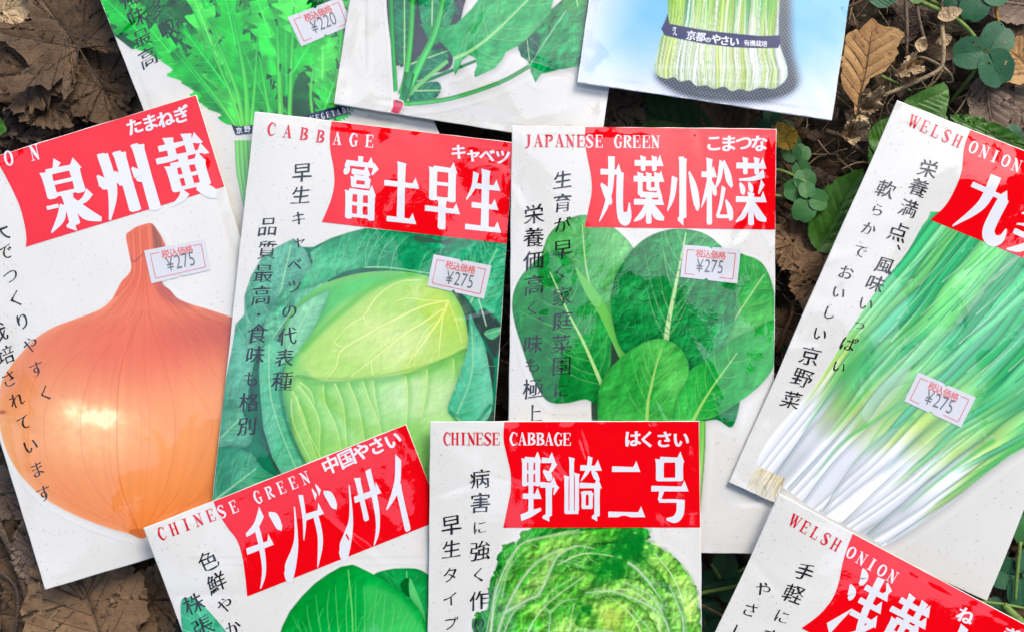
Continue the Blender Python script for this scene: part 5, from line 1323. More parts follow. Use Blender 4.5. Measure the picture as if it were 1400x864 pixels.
def seg_dist(P, A, B):
    d = B - A; t = np.clip(((P - A) @ d) / (d @ d + 1e-12), 0, 1)
    return np.linalg.norm(P - (A + t[:, None] * d), axis=1)

def leaf_obj(kind, px, py, Lpx, rot, z, mat, label, cat='leaf', seed=0, shape='ovate', wr=.32, curl=.25, crink=.012, stalk=.25, group=None, tilt=(0, 0), tipx=1., veins=True, vein_mat=None, cap=ZMAX, holes=0, base=.35, fold=.1, outline=None, jag=.02):
    """px,py: leaf base (photo px); rot degrees, 0 = pointing right, 90 = up in the photo"""
    r = random.Random(seed + 999); L = Lpx * S
    tips = None
    if outline is not None:
        O = np.array(outline, float); O = np.stack([(O[:, 0] - px) * S, -(O[:, 1] - py) * S], 1)
        c, s_ = math.cos(-R(rot)), math.sin(-R(rot)); O = O @ np.array([[c, -s_], [s_, c]]).T
    elif shape == 'maple': O, tips = outline_maple(L, seed)
    else: O = outline_ovate(L, wr, seed, tipx, jag, base)
    # resample the outline with a ragged edge
    Q = []
    for a, b in zip(O, np.roll(O, -1, 0)):
        k = max(1, int(np.linalg.norm(b - a) / (L * .03)))
        for j in range(k): Q.append(a + (b - a) * j / k)
    Q = np.array(Q); rr = np.random.RandomState(seed); Q = Q + rr.normal(0, L * jag * .35, Q.shape)
    cen = Q.mean(0); cen = np.array([np.clip(cen[0], .2 * L, .6 * L), cen[1] * .6]) if outline is None else cen
    if shape == 'maple' and outline is None: cen = np.array([.18 * L, 0])
    n = len(Q); rings = 16
    ts = (np.arange(1, rings + 1) / rings)
    V = [cen[None]] + [cen + (Q - cen) * t for t in ts]
    V = np.vstack(V)
    F = [(0, 1 + i, 1 + (i + 1) % n) for i in range(n)]
    for k in range(rings - 1):
        a, b = 1 + k * n, 1 + (k + 1) * n
        F += [(a + i, b + i, b + (i + 1) % n, a + (i + 1) % n) for i in range(n)]
    # veins
    if tips: vl = [(np.zeros(2), np.array([math.cos(R(a)), math.sin(R(a))]) * l * .93) for a, l in tips]
    else:
        X1 = Q[:, 0].max(); mid = (np.zeros(2), np.array([X1 * .96, 0])); vl = [mid]
        for i in range(6):
            f = .1 + .13 * i
            for sd in (-1, 1):
                p = np.array([X1 * f, 0]); l = X1 * wr * (1.5 - .9 * f) ; q = p + np.array([math.cos(R(48)), sd * math.sin(R(48))]) * l
                vl.append((p, q))
    sub = []
    if tips:
        for a, b in vl:
            d = b - a; l = np.linalg.norm(d); d = d / l
            for f in (.38, .62):
                for sd in (-1, 1):
                    e = np.array([d[0] * .72 - sd * d[1] * .69, d[1] * .72 + sd * d[0] * .69]); sub.append((a + d * l * f, a + d * l * f + e * l * .26))
    r1, r2 = V[:, 0], V[:, 1]
    W = Waves(seed + 5, .25, 1.1, 10)
    def zz(P):
        x, y = P[:, 0], P[:, 1]
        h = curl * (y ** 2) / L * 1.2 + curl * .7 * (x - .45 * L) ** 2 / L + crink * L * 2.2 * W(x / L, y / L)
        h = h + fold * np.abs(y)
        near = np.full(len(P), 9.)
        for a, b in vl + sub: near = np.minimum(near, seg_dist(P, a, b))
        h = h - .012 * L * np.exp(-(near / (.022 * L)) ** 2)
        h = h + tilt[0] * x + tilt[1] * y
        return h
    def place(P, dz=0):
        zl = zz(P) + dz
        c, s_ = math.cos(R(rot)), math.sin(R(rot))
        X = P[:, 0] * c - P[:, 1] * s_; Y = P[:, 0] * s_ + P[:, 1] * c
        zw = z + zl
        if cap is not None: zw = softcap(zw, cap)
        k = (CH - z) / CH
        bx, by = wp(px, py, z)
        return np.stack([X * k + bx, Y * k + by, np.maximum(zw, GZ + .001) if cap is not None else zw], 1)
    org = np.array([*wp(px, py, z), z])
    root = empty(kind, org); tag(root, label, cat, group)
    P3 = place(V) - org
    if holes:
        keepF = []
        hs = [(V[r.randrange(len(V))], r.uniform(.015, .035) * L) for _ in range(holes)]
        for f in F:
            c_ = V[list(f)].mean(0)
            if all(np.linalg.norm(c_ - h[0]) > h[1] for h in hs): keepF.append(f)
        F = keepF
    mesh_np('blade', P3, F, ML[mat], root)
    if veins:
        lines = []; rad = []
        for i, (a, b) in enumerate(vl):
            m_ = (a + b) / 2 + np.array([-(b - a)[1], (b - a)[0]]) * r.uniform(-.05, .05)
            P = catmull(np.array([a, m_, b]), 4)
            k0 = 1.0 if (i == 0 or tips) else .5
            lines.append(place(P, .0001) - org); rad.append([L * .0075 * k0, L * .002])
        for a, b in sub:
            P = np.array([a, (a + b) / 2, b]); lines.append(place(P, .0001) - org); rad.append([L * .0032, L * .001])
        tubes('veins', [l + org for l in lines], rad, ML[vein_mat or mat], root, org, 5, None)
    if stalk:
        c, s_ = math.cos(R(rot)), math.sin(R(rot))
        l = L * stalk; b0 = place(np.zeros((1, 2)))[0]
        p1 = b0 + np.array([-c * l * .5 + r.uniform(-.1, .1) * l, -s_ * l * .5, -.001]); p2 = b0 + np.array([-c * l, -s_ * l + r.uniform(-.2, .2) * l, -.004])
        tubes('stalk', [np.array([b0, p1, p2])], [[L * .009, L * .008, L * .007]], ML[vein_mat or mat], root, org, 6, cap)
    return root

# soil sheet: fine in the middle, running far out to every side
def soil():
    g = np.concatenate([[-30, -8, -2, -.8], np.linspace(-.34, .34, 240), [.8, 2, 8, 30]])
    X, Y = np.meshgrid(g, g); W = Waves(3, 40, 300, 14); W2 = Waves(4, 6, 30, 20)
    near = np.exp(-((np.abs(X) / .6) ** 6) - (np.abs(Y) / .6) ** 6)
    Z = GZ + near * (.0026 * W(X / S, Y / S) + .0007 * W2(X / S, Y / S))
    n = len(g); i = np.arange(n * n).reshape(n, n)
    F = np.stack([i[:-1, :-1], i[:-1, 1:], i[1:, 1:], i[1:, :-1]], -1).reshape(-1, 4)
    o = mesh_np('ground', np.stack([X.ravel(), Y.ravel(), Z.ravel()], 1), F, soil_mat()); o['kind'] = 'structure'
soil()

# deep litter: broken shards and straw nobody could count
def litter():
    r = random.Random(12)
    for nm, mk, cnt, lo, hi in (('leaf_litter', 'dark', 2600, 6, 26), ('leaf_crumbs', 'brown', 1500, 4, 18), ('soil_crumbs', 'grey', 900, 2, 7)):
        V = []; F = []; n0 = 0
        for _ in range(cnt):
            px, py = r.uniform(-120, 1520), r.uniform(-120, 984)
            if nm != 'leaf_litter' and 1050 < px and py < 520 and nm == 'leaf_crumbs' and r.random() < .3: continue
            c = w3(px, py, GZ + r.uniform(.001, .010)); k = r.randint(5, 8); s_ = r.uniform(lo, hi) * S
            tx, ty = r.uniform(-.6, .6), r.uniform(-.6, .6); ph = r.uniform(0, 6.28); el = r.uniform(.4, 1)
            V.append(c + np.array([0, 0, s_ * .25]))
            for i in range(k):
                a = ph + 2 * math.pi * i / k; q = s_ * r.uniform(.6, 1.1); x, y = math.cos(a) * q, math.sin(a) * q * el
                V.append(c + np.array([x, y, np.clip(x * tx + y * ty, -.006, .009)]))
            F += [(n0, n0 + 1 + i, n0 + 1 + (i + 1) % k) for i in range(k)]; n0 += k + 1
        o = mesh_np(nm, V, F, ML[mk], smooth=False); tag(o, {'leaf_litter': 'dark mass of broken old leaves covering the soil', 'leaf_crumbs': 'small brown leaf fragments strewn over the soil', 'soil_crumbs': 'pale grit and crumbs on the bare soil'}[nm], 'litter', kind='stuff')
    lines = []; rad = []
    for _ in range(420):
        px, py = (r.uniform(1030, 1450), r.uniform(-40, 560)) if r.random() < .6 else (r.uniform(-60, 1460), r.uniform(-60, 920))
        a = r.uniform(0, 6.28); l = r.uniform(25, 90); z = GZ + r.uniform(.003, .012)
        P = [w3(px + math.cos(a + q * r.uniform(-.4, .4)) * l * q, py + math.sin(a + q * r.uniform(-.6, .6)) * l * q, z + r.uniform(-.003, .003)) for q in (0, .33, .66, 1)]
        lines.append(np.array(P)); rad.append([r.uniform(.00012, .0003)] * 2)
    o = tubes('dry_stalks', lines, rad, ML['straw'], sides=4); tag(o, 'thin dry straw and rootlets tangled over the soil', 'straw', kind='stuff')
litter()

GL = 'dead leaves on the ground'
def DL(*a, **k):
    k.setdefault('group', GL); return leaf_obj('dry_leaf', *a, **k)
# top-left litter
DL(108, 66, 150, 128, -.013, 'brown', 'big lobed brown leaf at the top left corner of the litter', shape='maple', seed=1, curl=.10, stalk=.62, vein_mat='dark', crink=.008)
DL(112, 70, 120, -62, -.017, 'brown', 'broad brown leaf with a thick stalk between top left lobed leaf and onion packet', seed=2, wr=.44, curl=.15, stalk=0, vein_mat='dark', jag=.05)
DL(-30, 110, 150, 8, -.015, 'brown', 'torn olive brown leaf at the left edge above the onion packet', seed=3, wr=.36, curl=.2, vein_mat='dark', jag=.07, stalk=0)
DL(20, 110, 105, -38, -.017, 'brown', 'curled brown leaf half under the torn leaf above the onion packet', seed=4, wr=.34, curl=.35, vein_mat='dark', jag=.05)
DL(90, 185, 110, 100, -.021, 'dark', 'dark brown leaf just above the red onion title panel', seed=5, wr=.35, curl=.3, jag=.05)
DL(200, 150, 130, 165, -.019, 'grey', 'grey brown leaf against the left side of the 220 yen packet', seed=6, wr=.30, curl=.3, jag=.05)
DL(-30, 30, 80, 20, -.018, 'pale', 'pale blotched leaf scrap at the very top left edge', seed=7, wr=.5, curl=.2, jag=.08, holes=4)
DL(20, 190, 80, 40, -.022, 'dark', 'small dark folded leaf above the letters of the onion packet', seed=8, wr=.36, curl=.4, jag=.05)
DL(150, -20, 130, -100, -.020, 'brown', 'brown leaf partly hidden behind the top left packet edge', seed=9, wr=.36, curl=.2, jag=.04)
leaf_obj('green_leaf', -22, 168, 34, -20, -.012, 'green', 'small bright green leaf tip at the left edge above the onion packet', seed=10, wr=.45, stalk=0)
# bottom-left litter
DL(150, 905, 190, 112, -.009, 'tan', 'large tan leaf lying flat just below the white corner of the onion packet', seed=21, wr=.46, curl=.06, jag=.04, vein_mat='brown', crink=.006, stalk=0)
DL(175, 880, 130, 62, -.012, 'tan', 'crumpled tan leaf between the onion packet and the bok choy packet', seed=22, wr=.36, curl=.35, jag=.06, crink=.03, vein_mat='dark', stalk=0)
DL(240, 860, 110, 115, -.015, 'brown', 'small ochre leaf pressed against the bok choy packet edge', seed=23, wr=.34, curl=.3, jag=.05, crink=.02)
DL(300, 925, 130, 140, -.020, 'dark', 'dark shaded leaf at the bottom left of the bok choy packet', seed=24, wr=.28, curl=.4)
DL(-30, 770, 120, 12, -.018, 'brown', 'brown leaf at the left edge below the onion print', seed=25, wr=.42, curl=.2, jag=.05)
DL(60, 850, 120, 170, -.016, 'brown', 'reddish brown leaf in the bottom left corner under the dark twig', seed=26, wr=.40, curl=.25, jag=.05)
DL(-25, 640, 90, -50, -.018, 'grey', 'cracked grey brown leaf at the left edge beside the onion packet', seed=27, wr=.40, curl=.2, jag=.06, holes=3)
DL(48, 800, 100, 97, -.010, 'grey', 'pale brown leaf edge sticking out left of the onion packet corner', seed=28, wr=.26, curl=.2, jag=.05)
leaf_obj('green_leaf', -15, 740, 90, 55, -.021, 'dgreen', 'dark green shaded leaf at the left edge beside the onion packet', seed=29, wr=.36, stalk=0)
DL(300, 790, 60, 150, -.016, 'brown', 'short brown leaf under the notch between onion and bok choy packets', seed=30, wr=.4, curl=.3)
# gap under the spinach and blue packets
DL(880, 135, 95, 200, -.012, 'grey', 'grey brown leaf with a ragged lower edge below the spinach packet', seed=41, wr=.42, curl=.12, jag=.09, holes=3, vein_mat='dark')
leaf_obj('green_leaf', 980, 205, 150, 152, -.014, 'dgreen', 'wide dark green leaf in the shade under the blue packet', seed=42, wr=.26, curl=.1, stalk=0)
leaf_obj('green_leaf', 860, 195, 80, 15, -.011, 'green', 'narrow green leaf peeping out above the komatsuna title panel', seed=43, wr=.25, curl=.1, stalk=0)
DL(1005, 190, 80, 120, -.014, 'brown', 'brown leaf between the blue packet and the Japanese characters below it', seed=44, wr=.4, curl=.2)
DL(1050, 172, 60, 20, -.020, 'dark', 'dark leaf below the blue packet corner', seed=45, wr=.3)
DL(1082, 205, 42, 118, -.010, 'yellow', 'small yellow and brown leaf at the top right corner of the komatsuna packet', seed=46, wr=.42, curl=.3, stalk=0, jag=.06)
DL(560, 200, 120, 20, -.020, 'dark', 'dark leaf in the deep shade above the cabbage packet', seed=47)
# right gap between komatsuna and the big spring onion packet
DL(1128, 345, 90, 255, -.010, 'tan', 'tan leaf full of small black holes right of the komatsuna packet', seed=51, wr=.46, curl=.22, jag=.04, holes=9, crink=.02, vein_mat='brown')
DL(1095, 300, 75, 250, -.013, 'tan', 'upper tan leaf scrap right of the komatsuna title panel', seed=52, wr=.42, curl=.2, jag=.06, holes=4, crink=.02)
DL(1040, 440, 70, -15, -.016, 'brown', 'brown leaf below the holed tan leaf', seed=53, wr=.36, curl=.3)
DL(1070, 500, 60, 100, -.020, 'dark', 'dark leaf low in the gap right of the komatsuna print', seed=54, wr=.36)
leaf_obj('green_leaf', 1088, 500, 70, 85, -.020, 'dgreen', 'dim green leaf low in the gap beside the big spring onion packet', seed=55, wr=.34)
leaf_obj('green_leaf', 1118, 345, 130, 62, -.010, 'green', 'upright green oval leaf beside the left edge of the spring onion packet', seed=56, wr=.30, curl=.12, stalk=0)
leaf_obj('green_leaf', 1200, 250, 100, 62, -.011, 'green', 'green leaf tucked behind the top left corner of the spring onion packet', seed=57, wr=.34, curl=.12, stalk=0)
# top right
leaf_obj('dry_leaf', 1169, 158, 1, 0, -.008, 'orange', 'x', seed=60) if 0 else None
DL(1170, 160, 138, 80, -.0065, 'orange', 'orange brown leaf pointing down beside the blue packet', seed=61, curl=.10, jag=.02, vein_mat='brown', crink=.008, stalk=.12, cap=None,
   outline=[(1170, 160), (1166, 140), (1150, 118), (1148, 90), (1158, 46), (1178, 38), (1192, 26), (1205, 36), (1222, 39), (1234, 47), (1226, 68), (1222, 84), (1208, 98), (1190, 108), (1178, 128)])
leaf_obj('green_leaf', 1235, 150, 78, 24, -.0063, 'green', 'bright green leaf over the top left corner of the spring onion packet', seed=62, cap=None, curl=.06, stalk=0, jag=.01,
   outline=[(1225, 150), (1240, 135), (1262, 124), (1290, 113), (1296, 120), (1297, 134), (1292, 158), (1300, 175), (1260, 170), (1235, 158)])
leaf_obj('green_leaf', 1196, 210, 60, 60, -.010, 'green', 'green leaf edge left of the letter W on the spring onion packet', seed=63, wr=.36, curl=.15, stalk=0)
DL(1345, 100, 100, -80, -.010, 'grey', 'greyish pink leaf under the clover at the right', seed=64, wr=.30, curl=.15, vein_mat='brown', jag=.03, stalk=.1)
DL(1420, 130, 80, 215, -.013, 'grey', 'greyish leaf at the right edge above the spring onion title', seed=65, wr=.34, curl=.2, jag=.04)
DL(1420, 35, 100, 200, -.014, 'brown', 'brown leaf under the stems in the top right corner', seed=66, wr=.28, curl=.2)
DL(1430, 10, 110, 170, -.012, 'grey', 'mauve brown leaf at the top right corner of the picture', seed=67, wr=.30, curl=.2)
DL(1420, 105, 75, 140, -.0075, 'orange', 'ochre leaf right of the big clover at the right edge', seed=68, wr=.46, curl=.1, jag=.03, cap=None)
DL(1372, 122, 50, 118, -.012, 'yellow', 'yellow leaf tip under the lower clover leaflet', seed=69, wr=.3, curl=.1, stalk=0)
DL(1310, 75, 60, 160, -.015, 'brown', 'brown leaf in the middle of the top right undergrowth', seed=70, wr=.3, curl=.3)
DL(1282, 24, 34, 15, -.006, 'pale', 'pale dry curled leaf by the green stems at the top right', seed=71, wr=.3, curl=.5, cap=None, stalk=0, crink=.03)
DL(1205, 130, 50, 215, -.009, 'pale', 'shrivelled pale leaf hanging on the dry vine', seed=72, wr=.26, curl=.5, cap=None, stalk=0, crink=.16, fold=.9, jag=.10)
DL(1176, 160, 46, 245, -.009, 'pale', 'lower shrivelled pale leaf at the end of the dry vine', seed=73, wr=.30, curl=.5, cap=None, stalk=0, crink=.17, fold=.8, jag=.12)
DL(1262, 84, 44, 205, -.008, 'pale', 'crumpled pale leaf in the fork of the dry vine', seed=74, wr=.32, curl=.5, cap=None, stalk=0, crink=.15, fold=.8, jag=.11)
DL(1255, 72, 22, 70, -.008, 'pale', 'tiny curled pale leaf above the fork of the dry vine', seed=75, wr=.4, curl=.9, cap=None, stalk=0, crink=.05)
DL(1254, 106, 26, 195, -.009, 'tan', 'tiny tan leaf scrap below the fork of the dry vine', seed=76, wr=.35, curl=.8, cap=None, stalk=0, crink=.05)
DL(1300, 52, 24, 200, -.010, 'pale', 'small cream leaf crumb beside the upright dry vine', seed=77, wr=.35, curl=.8, stalk=0, crink=.05)
leaf_obj('green_leaf', 1188, 2, 46, 12, -.010, 'clover', 'green leaf cut by the top edge right of the blue packet', seed=78, wr=.3, stalk=.3)
leaf_obj('green_leaf', 1240, -4, 30, 8, -.009, 'green', 'yellow green leaf cut by the top edge by the stems', seed=79, wr=.4, stalk=0)
leaf_obj('green_leaf', 1298, 158, 150, -24, -.0068, 'green', 'long green leaf along the top edge of the spring onion packet', seed=80, wr=.10, cap=None, curl=.05, stalk=0)
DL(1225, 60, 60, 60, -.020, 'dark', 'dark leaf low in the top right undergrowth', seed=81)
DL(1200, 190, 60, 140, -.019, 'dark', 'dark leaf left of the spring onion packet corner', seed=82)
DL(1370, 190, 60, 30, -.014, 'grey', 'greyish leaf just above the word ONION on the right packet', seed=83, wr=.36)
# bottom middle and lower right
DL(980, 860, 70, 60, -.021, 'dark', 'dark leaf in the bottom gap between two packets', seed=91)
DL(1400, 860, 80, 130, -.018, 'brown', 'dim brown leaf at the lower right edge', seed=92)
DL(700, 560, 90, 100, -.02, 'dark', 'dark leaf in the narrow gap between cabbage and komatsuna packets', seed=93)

def clover(px, py, s, rot, z, mat, label, sizes=(1, 1, 1), spots=0, angs=(0, 118, 240), cap=None, grp='clover plants'):
    root = tag(empty('clover', w3(px, py, z)), label, 'clover', grp); org = w3(px, py, z)
    r = random.Random(int(px + py))
    for k, (sz, a) in enumerate(zip(sizes, angs)):
        n = 40; Q = []
        for i in range(n):
            t = -1 + 2 * i / (n - 1)            # heart outline
            th = t * math.pi
            rad = (.56 + .44 * math.cos(th / 2) ** .5) * (1 - .16 * math.exp(-(th / .22) ** 2))
            Q.append((math.cos(th) * rad * .5 + .5, math.sin(th) * rad * .47))
        Q = np.array(Q); Q[:, 0] -= Q[:, 0].min(); Q /= Q[:, 0].max()
        L = s * sz * S; Q = Q * L; Q[:, 1] *= .98
        Q += np.random.RandomState(k).normal(0, L * .008, Q.shape)
        cen = np.array([.45 * L, 0]); rings = 12
        V = np.vstack([cen[None]] + [cen + (Q - cen) * (j / rings) for j in range(1, rings + 1)])
        F = [(0, 1 + i, 1 + (i + 1) % n) for i in range(n)]
        for j in range(rings - 1):
            p, q = 1 + j * n, 1 + (j + 1) * n
            F += [(p + i, q + i, q + (i + 1) % n, p + (i + 1) % n) for i in range(n)]
        x, y = V[:, 0], V[:, 1]
        th = np.arctan2(y, x + .01 * L)
        h = .16 * np.abs(y) - .10 * x * x / L + .006 * L * np.sin(th * 34) * np.clip(x / L, 0, 1) + .05 * L * np.sin(x / L * 3 + k)
        an = R(rot + a); c, s_ = math.cos(an), math.sin(an)
        P = np.stack([(x + .04 * L) * c - y * s_, (x + .04 * L) * s_ + y * c, h + k * .0003 + .0006], 1)
        if cap is not None: P[:, 2] = softcap(P[:, 2] + org[2], cap) - org[2]
        if spots:
            hs = [(V[r.randrange(len(V) // 3, len(V) - n)], L * .035) for _ in range(spots)]
            F = [f for f in F if all(np.linalg.norm(V[list(f)].mean(0) - h0) > hr for h0, hr in hs)]
        lf = mesh_np('leaflet', P, F, ML[mat], root)
        ln = np.array([[0, 0, .0006], [.45 * L * c, .45 * L * s_, .0004 + k * .0003], [.9 * L * c, .9 * L * s_, .0002 - .08 * L + k * .0003 + .05 * L * math.sin(2.7 + k)]])
        tubes('midrib', [ln + org], [[L * .012, L * .003]], ML['lclover'], lf, org, 5, None)
    a = R(rot + 180 + r.uniform(-30, 30)); l = s * S * 1.6
    tubes('stalk', [np.array([org, org + [math.cos(a) * l * .5, math.sin(a) * l * .5, -.004], org + [math.cos(a) * l, math.sin(a) * l, -.016]])], [[.0006, .0007, .0006]], ML['stem'], root, org, 6, None)
    return root
clover(1347, 72, 41, 60, -.004, 'clover', 'large blue green clover with white spots at the right edge', spots=2, angs=(-10, 125, 240), sizes=(1.1, 1.05, 1.2))
clover(1338, -10, 40, 250, -.007, 'clover', 'clover cut by the top edge right of the green stems', angs=(0, 110, 250))
clover(1308, -6, 22, 230, -.008, 'clover', 'small clover leaflets at the very top edge left of the other clover', angs=(0, 110, 250))
clover(1102, 262, 30, 100, -.009, 'lclover', 'clover with a drooping leaflet right of the komatsuna title panel', angs=(0, 75, 210))
clover(1104, 272, 28, -50, -.007, 'lclover', 'lower soft green clover touching the holed tan leaf', angs=(-60, 40, 150), sizes=(1.15, 1, .8))
clover(1088, 222, 26, 60, -.012, 'lclover', 'upper small clover below the yellow leaf', angs=(0, 60, 240))
clover(1072, 190, 24, 90, -.016, 'clover', 'dim clover between the yellow leaf and the komatsuna packet', cap=ZMAX)
clover(1054, 170, 24, 90, -.016, 'clover', 'half hidden clover above the corner of the komatsuna title panel', cap=ZMAX)
clover(985, 790, 36, 200, -.016, 'clover', 'dim clover in the gap at the bottom below the komatsuna packet', cap=ZMAX, angs=(0, 110, 235))
clover(965, 850, 34, 80, -.018, 'clover', 'lower dim clover at the bottom edge of the centre gap', cap=ZMAX)
clover(1012, 800, 26, 20, -.018, 'lclover', 'paler clover beside the lower right packet', cap=ZMAX)
clover(1392, 785, 44, 170, -.014, 'clover', 'dark green clover under the right corner of the spring onion packet', cap=ZMAX, angs=(0, 110, 235))
clover(1405, 705, 40, 150, -.012, 'lclover', 'clover at the right edge beside the spring onion packet', cap=ZMAX)
clover(1360, 845, 30, 100, -.016, 'clover', 'small clover above the last title panel at the lower right', cap=ZMAX)
clover(1385, 195, 24, 100, -.010, 'clover', 'small dark clover at the right edge above the ONION lettering')

def strand(kind, pts, rad, mat, label, cat, z=None, group=None):
    P = np.array([w3(*p) for p in pts]); org = P[0]
    o = tubes(kind, [P], [rad], ML[mat], None, org, 8, None); return tag(o, label, cat, group)
B = -.012
strand('dry_vine', [(1292, -20, -.010), (1288, 30, -.008), (1290, 60, -.006), (1287, 92, -.006), (1262, 108, -.007), (1230, 122, -.008), (1208, 132, -.009), (1190, 150, -.011)], [.0009, .0008, .0008, .0007], 'straw', 'dry straw coloured vine running down beside the green stems', 'vine')
strand('dry_vine', [(1288, 92, -.0065), (1270, 82, -.008), (1255, 78, -.010)], [.0007, .0005], 'straw', 'short side shoot of the dry vine with crumpled leaves', 'vine')
strand('dry_vine', [(1290, 93, -.0065), (1300, 102, -.007), (1302, 112, -.009), (1293, 113, -.010)], [.0006, .0004], 'straw', 'curled dry tendril right of the vine fork', 'vine')
strand('dry_vine', [(1289, 96, -.0065), (1278, 112, -.009), (1262, 128, -.012)], [.0005, .0004], 'straw', 'thin dry shoot running down from the vine fork', 'vine')
strand('creeper_runner', [(1255, 2, -.012), (1300, 22, -.009), (1325, 42, -.007), (1345, 70, -.005)], [.0010, .0009, .0008], 'stem', 'upper green stem leading to the large clover', 'runner')
strand('creeper_runner', [(1262, -6, -.014), (1295, 14, -.012), (1330, 30, -.010)], [.0009, .0007], 'stem', 'second green stem at the top right, behind the first', 'runner')
strand('creeper_runner', [(1205, 105, -.014), (1220, 112, -.013), (1245, 125, -.013)], [.0008, .0006], 'stem', 'short green stem beside the orange brown leaf', 'runner')
strand('creeper_runner', [(1052, 230, -.012), (1075, 236, -.010), (1102, 250, -.008)], [.0006, .0006], 'stem', 'upper thin green clover stem leaving the komatsuna packet', 'runner')
strand('creeper_runner', [(1050, 266, -.012), (1078, 270, -.010), (1104, 272, -.008)], [.0006, .0006], 'stem', 'lower thin green clover stem leaving the komatsuna packet', 'runner')
strand('dry_grass_culm', [(1237, -20, -.010), (1240, 40, -.010), (1239, 80, -.012)], [.0008, .0006], 'grey', 'straight mauve brown stem standing below the top edge', 'runner')
strand('dry_grass_culm', [(1253, 0, -.010), (1257, 30, -.010), (1264, 55, -.011)], [.0007, .0007], 'grey', 'slanting mauve stem right of the straight one', 'runner')
strand('yellow_runner', [(1366, -10, -.010), (1362, 15, -.009), (1365, 30, -.010)], [.0007, .0006], 'yellow', 'short yellow stem above the large clover', 'runner')
strand('twig', [(-10, 700, -.014), (10, 740, -.012), (30, 790, -.011), (50, 870, -.012)], [.0016, .0014, .0012], 'twig', 'dark twig at the left edge below the onion print', 'twig')
strand('twig', [(20, 870, -.014), (25, 830, -.013), (20, 800, -.013), (0, 780, -.014)], [.0008, .0007], 'twig', 'thin forked twig in the bottom left corner', 'twig')
strand('straw', [(54, 795, -.008), (56, 830, -.008), (52, 880, -.009)], [.00045, .0004], 'straw', 'upright pale straw under the corner of the onion packet', 'straw', group='loose straws')
strand('straw', [(78, 835, -.008), (66, 850, -.008), (54, 880, -.009)], [.00045, .0004], 'straw', 'slanting pale straw on the big tan leaf', 'straw', group='loose straws')
strand('twig', [(1130, 20, -.012), (1165, 8, -.010), (1200, -10, -.010)], [.0006, .0005], 'brown', 'thin brown twig at the top edge next to the blue packet', 'twig')
strand('twig', [(1128, 180, -.018), (1155, 190, -.016), (1185, 215, -.016)], [.0012, .0010], 'dark', 'dark twig between the blue packet and the spring onion packet', 'twig')
strand('twig', [(1062, 482, -.014), (1072, 455, -.012), (1082, 430, -.012), (1084, 410, -.012)], [.0008, .0006], 'brown', 'brown twig standing below the holed tan leaf', 'twig')
strand('grass_culm', [(1395, 740, -.010), (1390, 790, -.010), (1388, 820, -.011)], [.0008, .0006], 'stem', 'upright green stem at the right edge under the big packet', 'runner')
strand('grass_culm', [(1340, 822, -.012), (1375, 826, -.011), (1420, 835, -.011)], [.0006, .0005], 'stem', 'level green stem just above the lower right title panel', 'runner')
strand('grass_culm', [(1372, 826, -.010), (1390, 845, -.009), (1410, 862, -.008)], [.0014, .0018, .0016], 'stem', 'green grass blade at the lower right edge', 'grass')
strand('grass_culm', [(950, 812, -.012), (985, 805, -.011), (1020, 798, -.012)], [.0008, .0006], 'stem', 'level pale green stem in the bottom centre gap', 'runner')
strand('grass_culm', [(955, 825, -.014), (985, 840, -.013), (1005, 860, -.014)], [.0005, .0005], 'straw', 'thin straw stem in the bottom centre gap', 'runner')
strand('grass_culm', [(972, 770, -.012), (985, 790, -.011)], [.0006, .0006], 'stem', 'short yellow green stem of the bottom gap clover', 'runner')
strand('straw', [(1215, 235, -.014), (1180, 222, -.012), (1150, 232, -.013)], [.0003, .0003], 'straw', 'thin looping straw left of the spring onion packet', 'straw', group='loose straws')
strand('straw', [(1330, 115, -.012), (1318, 140, -.011), (1300, 165, -.012)], [.0004, .0003], 'straw', 'pale straw beside the greyish pink leaf', 'straw', group='loose straws')
strand('straw', [(1340, 110, -.012), (1325, 135, -.011), (1322, 160, -.012)], [.0003, .0003], 'twig', 'dark thin straw crossing behind the greyish pink leaf', 'straw', group='loose straws')

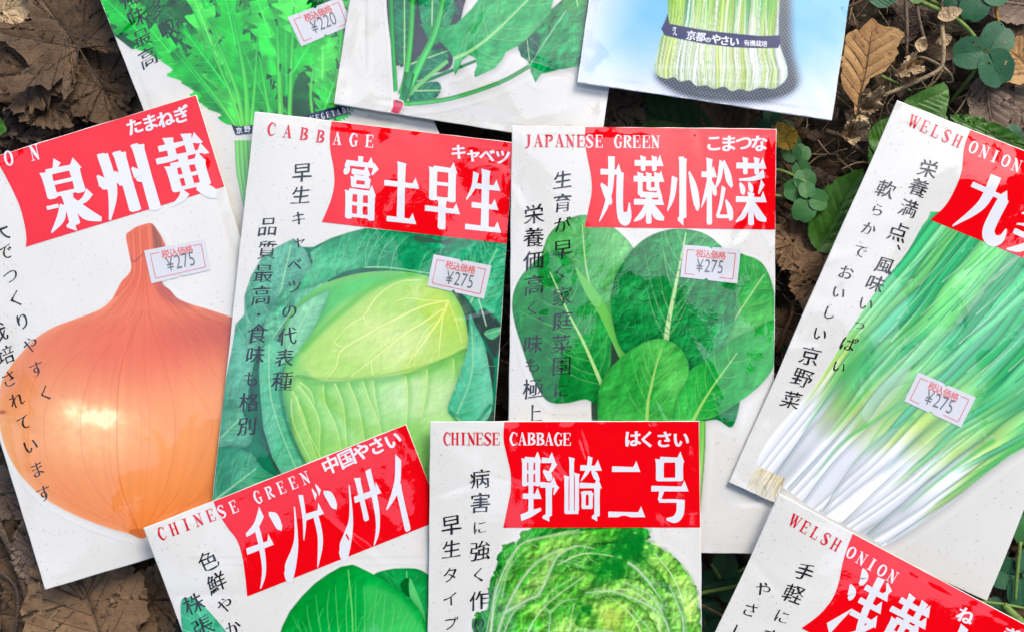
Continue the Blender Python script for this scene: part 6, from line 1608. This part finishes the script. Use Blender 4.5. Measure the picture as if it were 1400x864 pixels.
# ------------------------------------------------------------------ leafy boughs far overhead: they are what the film mirrors as dark patches
def canopy():
    H = 3.2; k = (H + CH) / CH if 0 else (CH + H) / CH
    rs = np.random.RandomState(5)
    n1 = vnoise((200, 200), 9, 1); n2 = vnoise((200, 200), 26, 8)
    def dark(px, py):
        d = -.6
        for (cx, cy, rx, ry) in CAN:
            d = max(d, 1.25 - (((px - cx) / rx) ** 2 + ((py - cy) / ry) ** 2))
        out = max(abs(px - 640) - 900, abs(py - 470) - 620) / 260
        d = max(d, out)
        return d
    V = []; F = []; n0 = 0; cnt = 0
    while cnt < 9000:
        px, py = rs.uniform(-560, 1900), rs.uniform(-460, 1400)
        v = dark(px, py); j = int(np.clip((px + 560) / 2460 * 199, 0, 199)); i = int(np.clip((py + 460) / 1860 * 199, 0, 199))
        if v + (n1[i, j] - .5) * .9 + (n2[i, j] - .5) * .5 < .35: 
            if rs.rand() > .0: continue
        cnt += 1
        z = CH + H + rs.uniform(-.35, .35)
        x, y = (px - 700) * S * k, (432 - py) * S * k
        L = rs.uniform(.12, .26); w_ = L * .34; a = rs.uniform(0, 6.28); t = rs.uniform(-.5, .5, 2)
        c, s_ = math.cos(a), math.sin(a)
        for (u, v_) in ((0, 0), (.35, .5), (.75, .38), (1, 0), (.75, -.38), (.35, -.5)):
            X, Y = (u - .5) * L, v_ * 2 * w_
            V.append((x + X * c - Y * s_, y + X * s_ + Y * c, z + X * t[0] + Y * t[1]))
        F.append((n0, n0 + 1, n0 + 2, n0 + 3, n0 + 4, n0 + 5)); n0 += 6
    m = leaf_mat('canopy_leaf', (.004, .009, .004), (.010, .02, .007))
    o = mesh_np('tree_canopy', V, F, m, smooth=False, origin=(0, 0, CH + H)); tag(o, 'leafy tree boughs above, mirrored as dark patches in the glossy packets', 'tree canopy', kind='stuff')
CAN = [(900, 560, 210, 170), (480, 760, 150, 110), (850, 780, 300, 150), (300, 900, 200, 120), (1330, 230, 130, 80), (1340, 405, 60, 42), (1260, 840, 230, 90), (610, 260, 60, 60), (330, 690, 70, 60)]
canopy()
# ------------------------------------------------------------------ camera, sky, sun
cam = bpy.data.cameras.new('camera'); co = bpy.data.objects.new('camera', cam); link(co)
co.location = (0, 0, CH); cam.sensor_width = 36; cam.lens = 36 * CH / (W0 * S); cam.clip_start = .01; cam.clip_end = 200
SC.camera = co
EL, AZ = 46, 30            # sun height and compass angle (deg from +Y, clockwise)
w = bpy.data.worlds.new('World'); SC.world = w; w.use_nodes = True
nt = w.node_tree; bg = nt.nodes['Background']
sky = node(nt, 'ShaderNodeTexSky'); sky.sky_type = 'NISHITA'; sky.sun_disc = False
sky.sun_elevation = R(EL); sky.sun_rotation = R(AZ); sky.air_density = 1.0; sky.dust_density = 4.0; sky.ozone_density = 1.0
nt.links.new(sky.outputs[0], bg.inputs[0]); bg.inputs[1].default_value = .15
sun = bpy.data.lights.new('sun', 'SUN'); sun.energy = 1.0; sun.angle = R(20); sun.color = (1, .96, .9)
so = bpy.data.objects.new('sun', sun); link(so)
d = Vector((math.sin(R(AZ)) * math.cos(R(EL)), math.cos(R(AZ)) * math.cos(R(EL)), math.sin(R(EL))))
so.rotation_euler = d.to_track_quat('Z', 'Y').to_euler(); so.location = (0, 0, 3)
SC.view_settings.view_transform = 'Standard'; SC.view_settings.look = 'None'; SC.view_settings.exposure = EXPO
SC.view_settings.gamma = 1; SC.view_settings.use_curve_mapping = False
SC.cycles.max_bounces = 6; SC.cycles.use_denoising = True
